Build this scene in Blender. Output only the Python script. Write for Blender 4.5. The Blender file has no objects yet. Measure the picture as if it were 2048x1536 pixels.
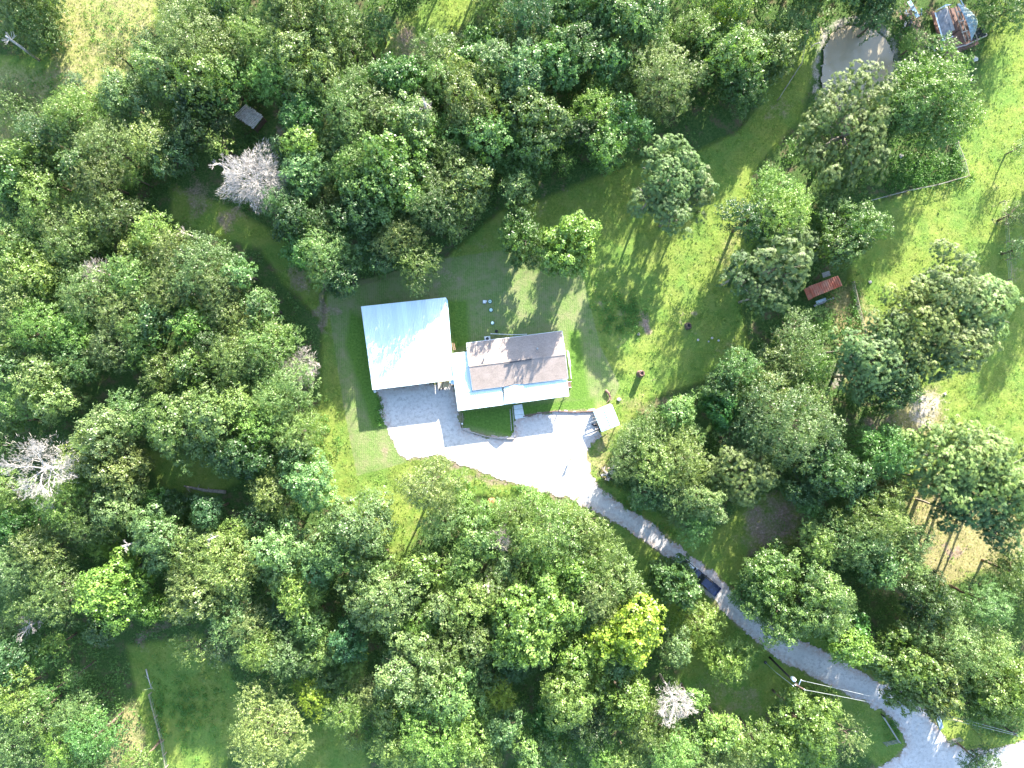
import bpy, bmesh, math, random
import numpy as np
from mathutils import Vector, Matrix

# ------------------------------------------------------------------ camera, sky, sun, exposure
S = bpy.context.scene
COL = S.collection
H = 130.0                      # drone height in metres
PPM = 11.0                     # photo pixels per metre on the ground
cam_d = bpy.data.cameras.new('camera')
cam = bpy.data.objects.new('camera', cam_d); COL.objects.link(cam)
cam.location = (0, 0, H); cam.rotation_euler = (0, 0, 0)
cam_d.sensor_width = 36.0
cam_d.lens = 18.0 * H / (1024 / PPM)
cam_d.clip_start = 1.0; cam_d.clip_end = 6000
S.camera = cam

SUN_EL = math.radians(23.0)
SUN_DIR = Vector((0.375, 0.927, 0)).normalized() * math.cos(SUN_EL) + Vector((0, 0, math.sin(SUN_EL)))
W = bpy.data.worlds.new('World'); S.world = W; W.use_nodes = True
wn = W.node_tree.nodes; wl = W.node_tree.links
sky = wn.new('ShaderNodeTexSky'); sky.sky_type = 'NISHITA'; sky.sun_disc = False
sky.sun_elevation = SUN_EL; sky.sun_rotation = math.atan2(SUN_DIR.x, SUN_DIR.y)
sky.air_density = 1.0; sky.dust_density = 1.0; sky.ozone_density = 1.0
wn['Background'].inputs[1].default_value = 0.15
wl.new(sky.outputs[0], wn['Background'].inputs[0])
sd = bpy.data.lights.new('sun', 'SUN'); sd.energy = 5.0; sd.angle = math.radians(0.5)
sd.color = (1.0, 0.93, 0.81)
so = bpy.data.objects.new('sun', sd); COL.objects.link(so)
so.rotation_euler = SUN_DIR.to_track_quat('Z', 'Y').to_euler()
S.view_settings.view_transform = 'Standard'; S.view_settings.look = 'None'
S.view_settings.gamma = 1.0; S.view_settings.use_curve_mapping = False
S.view_settings.exposure = 2.5
S.render.engine = 'CYCLES'
S.cycles.max_bounces = 6; S.cycles.diffuse_bounces = 3; S.cycles.glossy_bounces = 2
S.cycles.transmission_bounces = 3; S.cycles.transparent_max_bounces = 4

# ------------------------------------------------------------------ helpers
def at(px, py, z=0.0):
    k = (1 - z / H) / PPM
    return Vector(((px - 1024) * k, (768 - py) * k, z))
def XY(px, py): return ((px - 1024) / PPM, (768 - py) / PPM)

def tag(o, label=None, cat=None, group=None, kind=None):
    if label: o['label'] = label
    if cat: o['category'] = cat
    if group: o['group'] = group
    if kind: o['kind'] = kind
    return o
def link(name, data, parent=None, loc=None):
    o = bpy.data.objects.new(name, data); COL.objects.link(o)
    if parent is not None: o.parent = parent
    if loc is not None: o.location = loc
    return o
def empty(name, loc, rz=0.0):
    o = link(name, None, None, loc); o.rotation_euler = (0, 0, rz); o.empty_display_size = 0.5
    return o
def mesh_np(name, verts, faces4=None, tris=None, mats=(), attrs=None, smooth=False):
    """verts (N,3); faces4 (M,4) and/or tris (K,3) index arrays"""
    me = bpy.data.meshes.new(name)
    verts = np.asarray(verts, dtype=np.float32)
    f4 = np.zeros((0, 4), np.int32) if faces4 is None else np.asarray(faces4, np.int32)
    f3 = np.zeros((0, 3), np.int32) if tris is None else np.asarray(tris, np.int32)
    me.vertices.add(len(verts)); me.vertices.foreach_set('co', verts.ravel())
    me.loops.add(f4.size + f3.size)
    me.loops.foreach_set('vertex_index', np.concatenate([f4.ravel(), f3.ravel()]))
    n = len(f4) + len(f3); me.polygons.add(n)
    starts = np.concatenate([np.arange(len(f4)) * 4, f4.size + np.arange(len(f3)) * 3]).astype(np.int32)
    me.polygons.foreach_set('loop_start', starts)
    me.update(calc_edges=True)
    if smooth: me.polygons.foreach_set('use_smooth', np.ones(n, bool))
    for k, a in (attrs or {}).items():
        at_ = me.attributes.new(k, 'FLOAT', 'POINT'); at_.data.foreach_set('value', np.asarray(a, np.float32).ravel())
    for m in mats: me.materials.append(m)
    return me

class MB:
    """collects simple solids into one mesh"""
    def __init__(s): s.v = []; s.f = []
    def add(s, vs, fs):
        b = len(s.v); s.v += [tuple(v) for v in vs]; s.f += [[b + i for i in f] for f in fs]; return s
    def hexa(s, bot, top):
        return s.add(list(bot) + list(top), [(3, 2, 1, 0), (4, 5, 6, 7), (0, 1, 5, 4), (1, 2, 6, 5), (2, 3, 7, 6), (3, 0, 4, 7)])
    def box(s, c, d, rz=0.0):
        x, y, z = d[0] / 2, d[1] / 2, d[2] / 2; ca, sa = math.cos(rz), math.sin(rz)
        P = lambda a, b, e: (c[0] + a * ca - b * sa, c[1] + a * sa + b * ca, c[2] + e)
        return s.hexa([P(-x, -y, -z), P(x, -y, -z), P(x, y, -z), P(-x, y, -z)], [P(-x, -y, z), P(x, -y, z), P(x, y, z), P(-x, y, z)])
    def beam(s, a, b, w, h):
        a, b = Vector(a), Vector(b); d = (b - a).normalized()
        u = d.cross(Vector((0, 0, 1)))
        if u.length < 1e-3: u = Vector((1, 0, 0))
        u.normalize(); n = u.cross(d)
        q = lambda p: [p - u * w / 2 - n * h / 2, p + u * w / 2 - n * h / 2, p + u * w / 2 + n * h / 2, p - u * w / 2 + n * h / 2]
        return s.hexa(q(a), q(b))
    def tube(s, pts, rads, n=8, cap=True):
        pts = [Vector(p) for p in pts]; b = len(s.v)
        ref = Vector((0.31, 0.87, 0.2)).normalized()
        for i, p in enumerate(pts):
            d = (pts[min(i + 1, len(pts) - 1)] - pts[max(i - 1, 0)]).normalized()
            u = d.cross(ref).normalized(); w = d.cross(u)
            for k in range(n):
                a = 2 * math.pi * k / n; s.v.append(tuple(p + (u * math.cos(a) + w * math.sin(a)) * rads[i]))
        for i in range(len(pts) - 1):
            for k in range(n):
                s.f.append([b + i * n + k, b + i * n + (k + 1) % n, b + (i + 1) * n + (k + 1) % n, b + (i + 1) * n + k])
        if cap:
            s.f.append([b + k for k in range(n)][::-1]); s.f.append([b + (len(pts) - 1) * n + k for k in range(n)])
        return s
    def sheet(s, quad, t=0.03):
        q = [Vector(p) for p in quad]; n = (q[1] - q[0]).cross(q[3] - q[0]).normalized()
        if n.z < 0: n = -n
        return s.hexa([p - n * t for p in q], q) if (q[1]-q[0]).cross(q[3]-q[0]).z > 0 else s.hexa([p - n * t for p in q[::-1]], q[::-1])
    def mesh(s, name, mat, smooth=False):
        me = bpy.data.meshes.new(name); me.from_pydata(s.v, [], s.f); me.materials.append(mat); me.update()
        if smooth: me.polygons.foreach_set('use_smooth', [True] * len(me.polygons))
        return me
    def build(s, name, mat, parent=None, smooth=False, bevel=0.0):
        me = s.mesh(name, mat, smooth); o = link(name, me)
        if bevel:
            m = o.modifiers.new('bevel', 'BEVEL'); m.width = bevel; m.segments = 2; m.limit_method = 'ANGLE'
        if parent is not None:
            o.parent = parent
            o.matrix_parent_inverse = PINV(parent)
        return o
def PINV(p):
    return Matrix.LocRotScale(p.location, p.rotation_euler, p.scale).inverted()

# ------------------------------------------------------------------ node materials
class NT:
    def __init__(s, name, rough=0.9, spec=0.3):
        s.m = bpy.data.materials.new(name); s.m.use_nodes = True
        s.t = s.m.node_tree; s.n = s.t.nodes; s.l = s.t.links
        s.p = s.n['Principled BSDF']; s.p.inputs['Roughness'].default_value = rough
        s.p.inputs['Specular IOR Level'].default_value = spec
        s.tc = s.n.new('ShaderNodeTexCoord')
    def noise(s, scale, detail=6, rough=0.6, vec=None, dist=0.0):
        n = s.n.new('ShaderNodeTexNoise'); n.inputs['Scale'].default_value = scale
        n.inputs['Detail'].default_value = detail; n.inputs['Roughness'].default_value = rough
        n.inputs['Distortion'].default_value = dist
        s.l.new(vec or s.tc.outputs['Object'], n.inputs['Vector']); return n.outputs['Fac']
    def ramp(s, fac, stops):
        r = s.n.new('ShaderNodeValToRGB'); e = r.color_ramp.elements
        while len(e) < len(stops): e.new(0.5)
        for i, (p, c) in enumerate(stops):
            e[i].position = p; e[i].color = (c, c, c, 1) if isinstance(c, (int, float)) else (*c, 1)
        s.l.new(fac, r.inputs[0]); return r.outputs[0]
    def mix(s, f, a, b, mode='MIX'):
        m = s.n.new('ShaderNodeMix'); m.data_type = 'RGBA'; m.blend_type = mode
        for k, v in ((0, f), (6, a), (7, b)):
            if isinstance(v, (int, float)): m.inputs[k].default_value = v if k == 0 else (v, v, v, 1)
            elif isinstance(v, tuple): m.inputs[k].default_value = (*v, 1)
            else: s.l.new(v, m.inputs[k])
        return m.outputs[2]
    def math(s, op, a, b=0.0, clamp=False):
        m = s.n.new('ShaderNodeMath'); m.operation = op; m.use_clamp = clamp
        for k, v in ((0, a), (1, b)):
            if isinstance(v, (int, float)): m.inputs[k].default_value = v
            else: s.l.new(v, m.inputs[k])
        return m.outputs[0]
    def attr(s, name):
        a = s.n.new('ShaderNodeAttribute'); a.attribute_name = name; return a.outputs['Fac']
    def mapping(s, scale=(1, 1, 1), rot=(0, 0, 0), src=None):
        m = s.n.new('ShaderNodeMapping'); m.inputs['Scale'].default_value = scale; m.inputs['Rotation'].default_value = rot
        s.l.new(src or s.tc.outputs['Object'], m.inputs['Vector']); return m.outputs[0]
    def col(s, c):
        if isinstance(c, tuple): s.p.inputs['Base Color'].default_value = (*c, 1)
        else: s.l.new(c, s.p.inputs['Base Color'])
        return s
    def bump(s, h, strength=0.5, dist=0.05):
        b = s.n.new('ShaderNodeBump'); b.inputs['Strength'].default_value = strength; b.inputs['Distance'].default_value = dist
        s.l.new(h, b.inputs['Height']); s.l.new(b.outputs[0], s.p.inputs['Normal']); return s

def simple(name, c, rough=0.7, var=0.25, scale=3.0, spec=0.3, metal=0.0, bump=0.0):
    t = NT(name, rough, spec); n = t.noise(scale, 5)
    d = tuple(x * (1 - var) for x in c); b = tuple(min(1, x * (1 + var)) for x in c)
    t.col(t.ramp(n, [(0.3, d), (0.7, b)])); t.p.inputs['Metallic'].default_value = metal
    if bump: t.bump(n, bump, 0.05)
    return t.m

M = {}
M['white_metal'] = simple('white_metal', (0.66, 0.77, 0.79), 0.42, 0.04, 0.6, 0.5)
M['blue_metal'] = simple('pale_blue_metal', (0.55, 0.68, 0.74), 0.4, 0.06, 0.8, 0.5)
M['trim'] = simple('white_trim', (0.72, 0.76, 0.78), 0.5, 0.04)
M['gutter'] = simple('gutter_paint', (0.42, 0.62, 0.72), 0.4, 0.08)
M['wood'] = simple('weathered_wood', (0.30, 0.25, 0.20), 0.85, 0.35, 4)
M['wood_dark'] = simple('dark_wood', (0.10, 0.075, 0.06), 0.85, 0.35, 4)
M['ply'] = simple('bare_plywood', (0.62, 0.47, 0.28), 0.7, 0.15, 3)
M['timber'] = simple('brown_timber', (0.16, 0.10, 0.085), 0.85, 0.3, 3)
M['greywood'] = simple('grey_wood', (0.38, 0.35, 0.32), 0.8, 0.35, 5)
M['bark'] = simple('bark', (0.13, 0.10, 0.075), 0.95, 0.45, 3)
M['palebark'] = simple('pale_bark', (0.24, 0.21, 0.175), 0.9, 0.4, 3)
M['bleached'] = simple('bleached_bark', (0.38, 0.355, 0.33), 0.85, 0.25, 2)
M['graydead'] = simple('grey_dead_bark', (0.36, 0.32, 0.28), 0.85, 0.3, 2)
M['concrete'] = simple('pale_concrete', (0.62, 0.66, 0.66), 0.8, 0.1, 2)
M['siding'] = simple('house_siding', (0.35, 0.37, 0.38), 0.7, 0.1)
M['black'] = simple('black_rubber', (0.02, 0.02, 0.022), 0.7, 0.2)
M['dark'] = simple('dark_things', (0.035, 0.04, 0.05), 0.6, 0.4)
M['lid'] = simple('green_lid_plastic', (0.42, 0.62, 0.53), 0.6, 0.08)
M['rock'] = simple('pale_rock', (0.46, 0.43, 0.40), 0.9, 0.3, 3)
M['rust'] = simple('rusty_sheet', (0.24, 0.13, 0.10), 0.7, 0.4, 1.5)
M['greysheet'] = simple('grey_sheet_metal', (0.27, 0.27, 0.28), 0.5, 0.3, 1.5)
M['tarp'] = simple('blue_grey_tarp', (0.30, 0.40, 0.46), 0.55, 0.3, 1.2)
M['glass'] = simple('dark_glass', (0.02, 0.025, 0.03), 0.08, 0.1, 2, 0.8)
M['clay'] = simple('red_clay', (0.48, 0.20, 0.11), 0.95, 0.45, 6)
M['wire'] = simple('aluminium_wire', (0.35, 0.37, 0.36), 0.4, 0.1, metal=0.3)
M['polewood'] = simple('creosoted_pole', (0.05, 0.04, 0.035), 0.9, 0.3)
M['galv'] = simple('galvanised_steel', (0.24, 0.25, 0.25), 0.4, 0.15)
M['skin'] = simple('skin', (0.45, 0.28, 0.2), 0.6, 0.05)
M['hair'] = simple('dark_hair', (0.03, 0.02, 0.015), 0.6, 0.2)
M['shirt'] = simple('white_shirt', (0.75, 0.75, 0.76), 0.9, 0.05)
M['shorts'] = simple('grey_shorts', (0.40, 0.40, 0.43), 0.9, 0.1)

for k_ in ('white_metal', 'blue_metal'):
    t = NT(k_ + '_sheet', 0.42, 0.5); oi = t.n.new('ShaderNodeObjectInfo')
    b_ = (0.66, 0.77, 0.79) if k_ == 'white_metal' else (0.42, 0.60, 0.70)
    c = t.mix(oi.outputs['Random'], tuple(x * 0.9 for x in b_), tuple(min(.85, x * 1.08) for x in b_))
    st = t.noise(0.9, 6, 0.7, vec=t.mapping((1, 0.25, 1), (0, 0, math.radians(-7))))
    c = t.mix(t.ramp(st, [(0.52, 0.0), (0.72, 0.35)]), c, (0.45, 0.47, 0.44))
    t.col(c); M[k_] = t.m

# shingles: short courses with random tabs
t = NT('grey_brown_shingles', 0.95, 0.15)
br = t.n.new('ShaderNodeTexBrick'); br.inputs['Scale'].default_value = 1.0
br.inputs['Brick Width'].default_value = 0.55; br.inputs['Row Height'].default_value = 0.2; br.inputs['Mortar Size'].default_value = 0.012
br.inputs['Color1'].default_value = (0.23, 0.18, 0.15, 1); br.inputs['Color2'].default_value = (0.37, 0.30, 0.255, 1); br.inputs['Mortar'].default_value = (0.07, 0.06, 0.06, 1)
br.inputs['Bias'].default_value = 0.0
t.l.new(t.mapping((1, 1, 1), (0, 0, math.radians(-7.2))), br.inputs['Vector'])
c = t.mix(0.6, br.outputs[0], t.ramp(t.noise(6, 6), [(0.3, (0.17, 0.14, 0.12)), (0.7, (0.42, 0.355, 0.31))]))
c = t.mix(0.35, c, t.ramp(t.noise(0.5, 4), [(0.35, (0.22, 0.185, 0.16)), (0.65, (0.36, 0.30, 0.27))]))
t.col(c); t.bump(br.outputs['Fac'], 0.3, 0.02); M['shingle'] = t.m

# red roof
t = NT('rusted_red_sheet', 0.55, 0.35)
t.col(t.mix(t.ramp(t.noise(0.7, 5), [(0.4, 0.0), (0.62, 1.0)]), (0.46, 0.13, 0.075), (0.48, 0.25, 0.17))); M['redroof'] = t.m

# slatted roof
t = NT('silvered_slats', 0.85, 0.2)
t.col(t.ramp(t.noise(2.5, 6), [(0.3, (0.3, 0.28, 0.27)), (0.55, (0.6, 0.56, 0.5)), (0.8, (0.8, 0.74, 0.66))])); M['slat'] = t.m

# car paints
def paint(name, c):
    t = NT(name, 0.25, 0.6); t.p.inputs['Coat Weight'].default_value = 0.7; t.p.inputs['Coat Roughness'].default_value = 0.05
    t.col(t.ramp(t.noise(1.5, 3), [(0.3, tuple(x * 0.93 for x in c)), (0.7, c)])); return t.m
M['bluepaint'] = paint('blue_paint', (0.006, 0.014, 0.06)); M['silverpaint'] = paint('silver_paint', (0.55, 0.6, 0.64))

# gravel
def gravel(name, a, b, c3):
    t = NT(name, 0.95, 0.2)
    big = t.noise(0.22, 5, 0.6); mid = t.noise(1.6, 6, 0.7); fine = t.noise(9, 6, 0.8)
    c = t.ramp(fine, [(0.32, a), (0.5, b), (0.72, c3)])
    c = t.mix(t.ramp(mid, [(0.38, 0.8), (0.52, 0.0)]), c, tuple(x * 0.6 for x in b))
    c = t.mix(t.ramp(big, [(0.38, 0.6), (0.58, 0.0)]), c, tuple(x * 0.78 for x in b))
    # worn dirty verge where the sheet thins out
    c = t.mix(t.math('MULTIPLY', t.attr('edge'), t.ramp(t.noise(1.3, 6, 0.75), [(0.38, 0.0), (0.62, 1.0)])), c, (0.33, 0.235, 0.19))
    t.col(c); t.bump(fine, 0.5, 0.03); return t.m
M['gravel'] = gravel('white_limestone_gravel', (0.34, 0.335, 0.33), (0.52, 0.51, 0.50), (0.66, 0.65, 0.63))

# ground
t = NT('ground', 0.95, 0.1)
n_big = t.noise(0.06, 6, 0.6); n_m = t.noise(0.45, 7, 0.65); n_f = t.noise(2.6, 8, 0.75); n_ff = t.noise(9.0, 5, 0.8)
n_b2 = t.noise(0.13, 5, 0.6, vec=t.mapping((1, 1, 1), (0, 0, 1.1)))
lush = t.ramp(n_f, [(0.30, (0.072, 0.135, 0.026)), (0.5, (0.140, 0.200, 0.038)), (0.70, (0.24, 0.285, 0.07))])
lush = t.mix(t.ramp(n_m, [(0.42, 0.0), (0.64, 0.75)]), lush, t.ramp(n_ff, [(0.3, (0.112, 0.165, 0.03)), (0.7, (0.28, 0.30, 0.09))]))
lush = t.mix(t.ramp(n_b2, [(0.45, 0.0), (0.6, 0.45)]), lush, (0.08, 0.19, 0.04))
dry = t.ramp(n_f, [(0.28, (0.12, 0.12, 0.045)), (0.5, (0.24, 0.22, 0.10)), (0.72, (0.38, 0.33, 0.18))])
dirt = t.ramp(n_f, [(0.3, (0.14, 0.10, 0.075)), (0.55, (0.27, 0.20, 0.155)), (0.75, (0.44, 0.36, 0.30))])
floor_ = t.ramp(n_f, [(0.3, (0.03, 0.058, 0.018)), (0.5, (0.055, 0.105, 0.028)), (0.7, (0.11, 0.15, 0.05))])
floor_ = t.mix(t.ramp(n_m, [(0.52, 0.0), (0.66, 0.75)]), floor_, t.ramp(n_ff, [(0.3, (0.07, 0.05, 0.035)), (0.7, (0.20, 0.145, 0.10))]))
def thr(mask, lo=0.25, hi=0.75, amt=0.55):
    x = t.math('ADD', t.attr(mask), t.math('MULTIPLY', t.math('SUBTRACT', n_m, 0.5), amt))
    x = t.math('ADD', x, t.math('MULTIPLY', t.math('SUBTRACT', n_f, 0.5), amt * 0.9))
    return t.ramp(x, [(lo, 0.0), (hi, 1.0)])
c = t.mix(thr('forest', 0.35, 0.65), lush, floor_)
c = t.mix(thr('dry', 0.3, 0.75, 0.9), c, dry)
# mown yard: duller, with mower stripes
wv = t.n.new('ShaderNodeTexWave'); wv.inputs['Scale'].default_value = 0.85; wv.inputs['Distortion'].default_value = 1.6; wv.inputs['Detail'].default_value = 3
wv.inputs['Detail Scale'].default_value = 2.0
t.l.new(t.mapping((1, 0.12, 1), (0, 0, math.radians(-7))), wv.inputs['Vector'])
mown = t.mix(t.ramp(n_m, [(0.42, 0.0), (0.68, 1.0)]), t.ramp(n_f, [(0.3, (0.075, 0.14, 0.032)), (0.7, (0.17, 0.25, 0.075))]), t.ramp(n_ff, [(0.3, (0.13, 0.145, 0.06)), (0.7, (0.26, 0.265, 0.14))]))
mown = t.mix(t.math('MULTIPLY', wv.outputs['Fac'], 0.18), mown, (0.29, 0.25, 0.15))
mown = t.mix(thr('green', 0.3, 0.7, 0.6), mown, t.ramp(n_f, [(0.3, (0.05, 0.115, 0.02)), (0.7, (0.14, 0.24, 0.045))]))
c = t.mix(thr('mown', 0.38, 0.62, 0.35), c, mown)
c = t.mix(thr('dirt', 0.35, 0.75, 0.8), c, dirt)
c = t.mix(thr('rocky', 0.45, 0.75, 1.0), c, t.ramp(n_ff, [(0.3, (0.20, 0.18, 0.16)), (0.7, (0.56, 0.51, 0.47))]))
t.col(c)
hgt = t.math('ADD', t.math('MULTIPLY', n_f, 0.6), t.math('MULTIPLY', n_ff, 0.35))
t.bump(hgt, 1.0, 0.22); M['ground'] = t.m

# leaves: per-tree colour from the object, per-tuft tone from an attribute
def leafmat(name, trans=0.3, rough=0.42, spec=0.5):
    t = NT(name, rough, spec)
    oi = t.n.new('ShaderNodeObjectInfo')
    tone = t.attr('tone')
    base = oi.outputs['Color']
    dark = t.mix(1.0, base, (0.62, 0.72, 0.72), 'MULTIPLY'); lite = t.mix(1.0, base, (1.42, 1.34, 1.25), 'MULTIPLY')
    c = t.mix(tone, dark, lite)
    yel = t.mix(1.0, base, (1.15, 1.08, 0.8), 'MULTIPLY')
    c = t.mix(t.ramp(t.noise(0.35, 3), [(0.52, 0.0), (0.7, 0.3)]), c, yel)
    t.l.new(c, t.p.inputs['Base Color'])
    tr = t.n.new('ShaderNodeBsdfTranslucent'); t.l.new(t.mix(1.0, c, (1.28, 1.5, 0.72), 'MULTIPLY'), tr.inputs[0])
    ms = t.n.new('ShaderNodeMixShader'); ms.inputs[0].default_value = trans
    t.l.new(t.p.outputs[0], ms.inputs[1]); t.l.new(tr.outputs[0], ms.inputs[2])
    t.l.new(ms.outputs[0], t.n['Material Output'].inputs['Surface']); return t.m
M['leaf'] = leafmat('leaf'); M['needle'] = leafmat('needle', 0.22, 0.5, 0.4)
M['weed'] = leafmat('weed_leaf', 0.3, 0.5, 0.3)

# water
t = NT('muddy_water', 0.06, 0.5)
t.col(t.mix(t.ramp(t.noise(0.08, 3), [(0.4, 0.0), (0.6, 0.5)]), (0.33, 0.285, 0.20), (0.28, 0.235, 0.16)))
t.bump(t.noise(1.2, 3), 0.03, 0.02); M['water'] = t.m

# ------------------------------------------------------------------ masks in ground space
def inside(poly, x, y):
    poly = [XY(*p) for p in poly]; r = np.zeros(x.shape, bool); j = len(poly) - 1
    for i in range(len(poly)):
        xi, yi = poly[i]; xj, yj = poly[j]
        if yi != yj:
            r ^= ((yi > y) != (yj > y)) & (x < (xj - xi) * (y - yi) / (yj - yi) + xi)
        j = i
    return r
def dist(poly, x, y, closed=True):
    P = [XY(*p) for p in poly]; d = np.full(x.shape, 1e9, np.float32)
    n = len(P) if closed else len(P) - 1
    for i in range(n):
        ax, ay = P[i]; bx, by = P[(i + 1) % len(P)]; dx, dy = bx - ax, by - ay
        tt = np.clip(((x - ax) * dx + (y - ay) * dy) / max(dx * dx + dy * dy, 1e-9), 0, 1)
        d = np.minimum(d, np.hypot(x - ax - tt * dx, y - ay - tt * dy))
    return d
def sdf(poly, x, y): return np.where(inside(poly, x, y), 1, -1) * dist(poly, x, y)
def soft(poly, x, y, w=1.5): return np.clip(sdf(poly, x, y) / (2 * w) + 0.5, 0, 1)
_rs = np.random.RandomState(5)
def vnoise(x, y, scale, seed=0):
    g = np.random.RandomState(seed).rand(256, 256); u = x / scale + 100; v = y / scale + 100
    iu = np.floor(u).astype(int); iv = np.floor(v).astype(int); fu = u - iu; fv = v - iv
    fu = fu * fu * (3 - 2 * fu); fv = fv * fv * (3 - 2 * fv); G = lambda a, b: g[a % 256, b % 256]
    return (G(iu, iv) * (1 - fu) + G(iu + 1, iv) * fu) * (1 - fv) + (G(iu, iv + 1) * (1 - fu) + G(iu + 1, iv + 1) * fu) * fv

OPEN = [
 [(650,590),(640,700),(640,800),(600,850),(630,1000),(740,1050),(800,1150),(850,1040),(900,985),(1100,1010),(1240,1130),(1330,1250),(1360,1330),(1340,1370),(1500,1460),(1560,1400),(1720,1500),(1760,1536),(1780,1700),(2300,1700),(2300,1480),(1960,1470),(1850,1380),(1620,1260),(1480,1180),(1500,1100),(1600,1090),(1600,980),(1530,990),(1400,1080),(1200,950),(1240,870),(1300,800),(1420,760),(1500,700),(1480,600),(1520,450),(1500,350),(1600,240),(1650,60),(1560,60),(1520,200),(1480,260),(1400,300),(1250,330),(1080,400),(1000,420),(860,540),(700,570)],
 [(1700,420),(1930,350),(1910,280),(1960,150),(2010,-60),(2400,-60),(2400,1130),(2000,1130),(1850,1200),(1770,1180),(1820,1000),(1790,870),(1780,780),(1720,650),(1700,560)],
 [(100,-200),(330,-200),(330,20),(300,60),(260,170),(290,210),(200,190),(110,230),(60,300),(-60,340),(-200,200),(-60,110),(100,110)],
 [(250,1290),(420,1270),(490,1400),(440,1560),(450,1700),(280,1700),(300,1536)],
 [(340,370),(470,420),(570,480),(640,560),(640,640),(560,560),(520,500),(420,470),(340,440)],
 [(280,900),(420,910),(480,960),(430,990),(330,980)],
 [(780,60),(900,-30),(960,0),(900,90),(820,130),(720,150)],
 [(590,1450),(720,1430),(760,1700),(540,1700)],
]
MOWN = [(652,585),(668,690),(690,830),(714,952),(812,925),(790,860),(1060,880),(1190,870),(1240,772),(1200,690),(1168,560),(1150,520),(1000,500),(900,515),(720,560)]
GREENPATCH = [[(700,620),(690,690),(720,780),(745,860),(790,850),(760,780),(730,640)], [(895,600),(935,600),(940,690),(905,700)], [(925,822),(1190,795),(1190,822),(1060,830),(1030,875),(925,850)], [(1135,660),(1160,660),(1180,800),(1140,800)], [(1000,450),(1190,430),(1200,520),(1000,500)]]
DRIVE = [(752,778),(903,762),(912,785),(916,822),(924,858),(975,874),(1030,878),(1034,838),(1052,833),(1120,823),(1188,822),(1200,842),(1198,868),(1172,905),(1180,950),(1208,985),(1240,1010),(1300,1045),(1345,1085),(1392,1122),(1432,1150),(1470,1190),(1530,1245),(1600,1285),(1650,1305),(1720,1345),(1790,1380),(1830,1395),(1850,1420),(1880,1465),(1900,1490),(1945,1503),(1985,1500),(2060,1482),(2300,1425),(2300,1640),(1900,1660),(1500,1760),(1430,1650),(1760,1535),(1795,1515),(1815,1490),(1800,1455),(1765,1420),(1720,1398),(1650,1365),(1570,1325),(1500,1270),(1440,1215),(1400,1170),(1350,1120),(1300,1090),(1260,1060),(1200,1028),(1150,1000),(1090,985),(1000,958),(930,930),(880,912),(820,918),(800,908),(782,870),(766,835),(762,800)]
POND = [(1649,95),(1664,64),(1692,49),(1722,47),(1752,55),(1778,78),(1790,105),(1795,135),(1778,165),(1752,190),(1720,215),(1680,222),(1650,200),(1643,160),(1646,125)]

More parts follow.
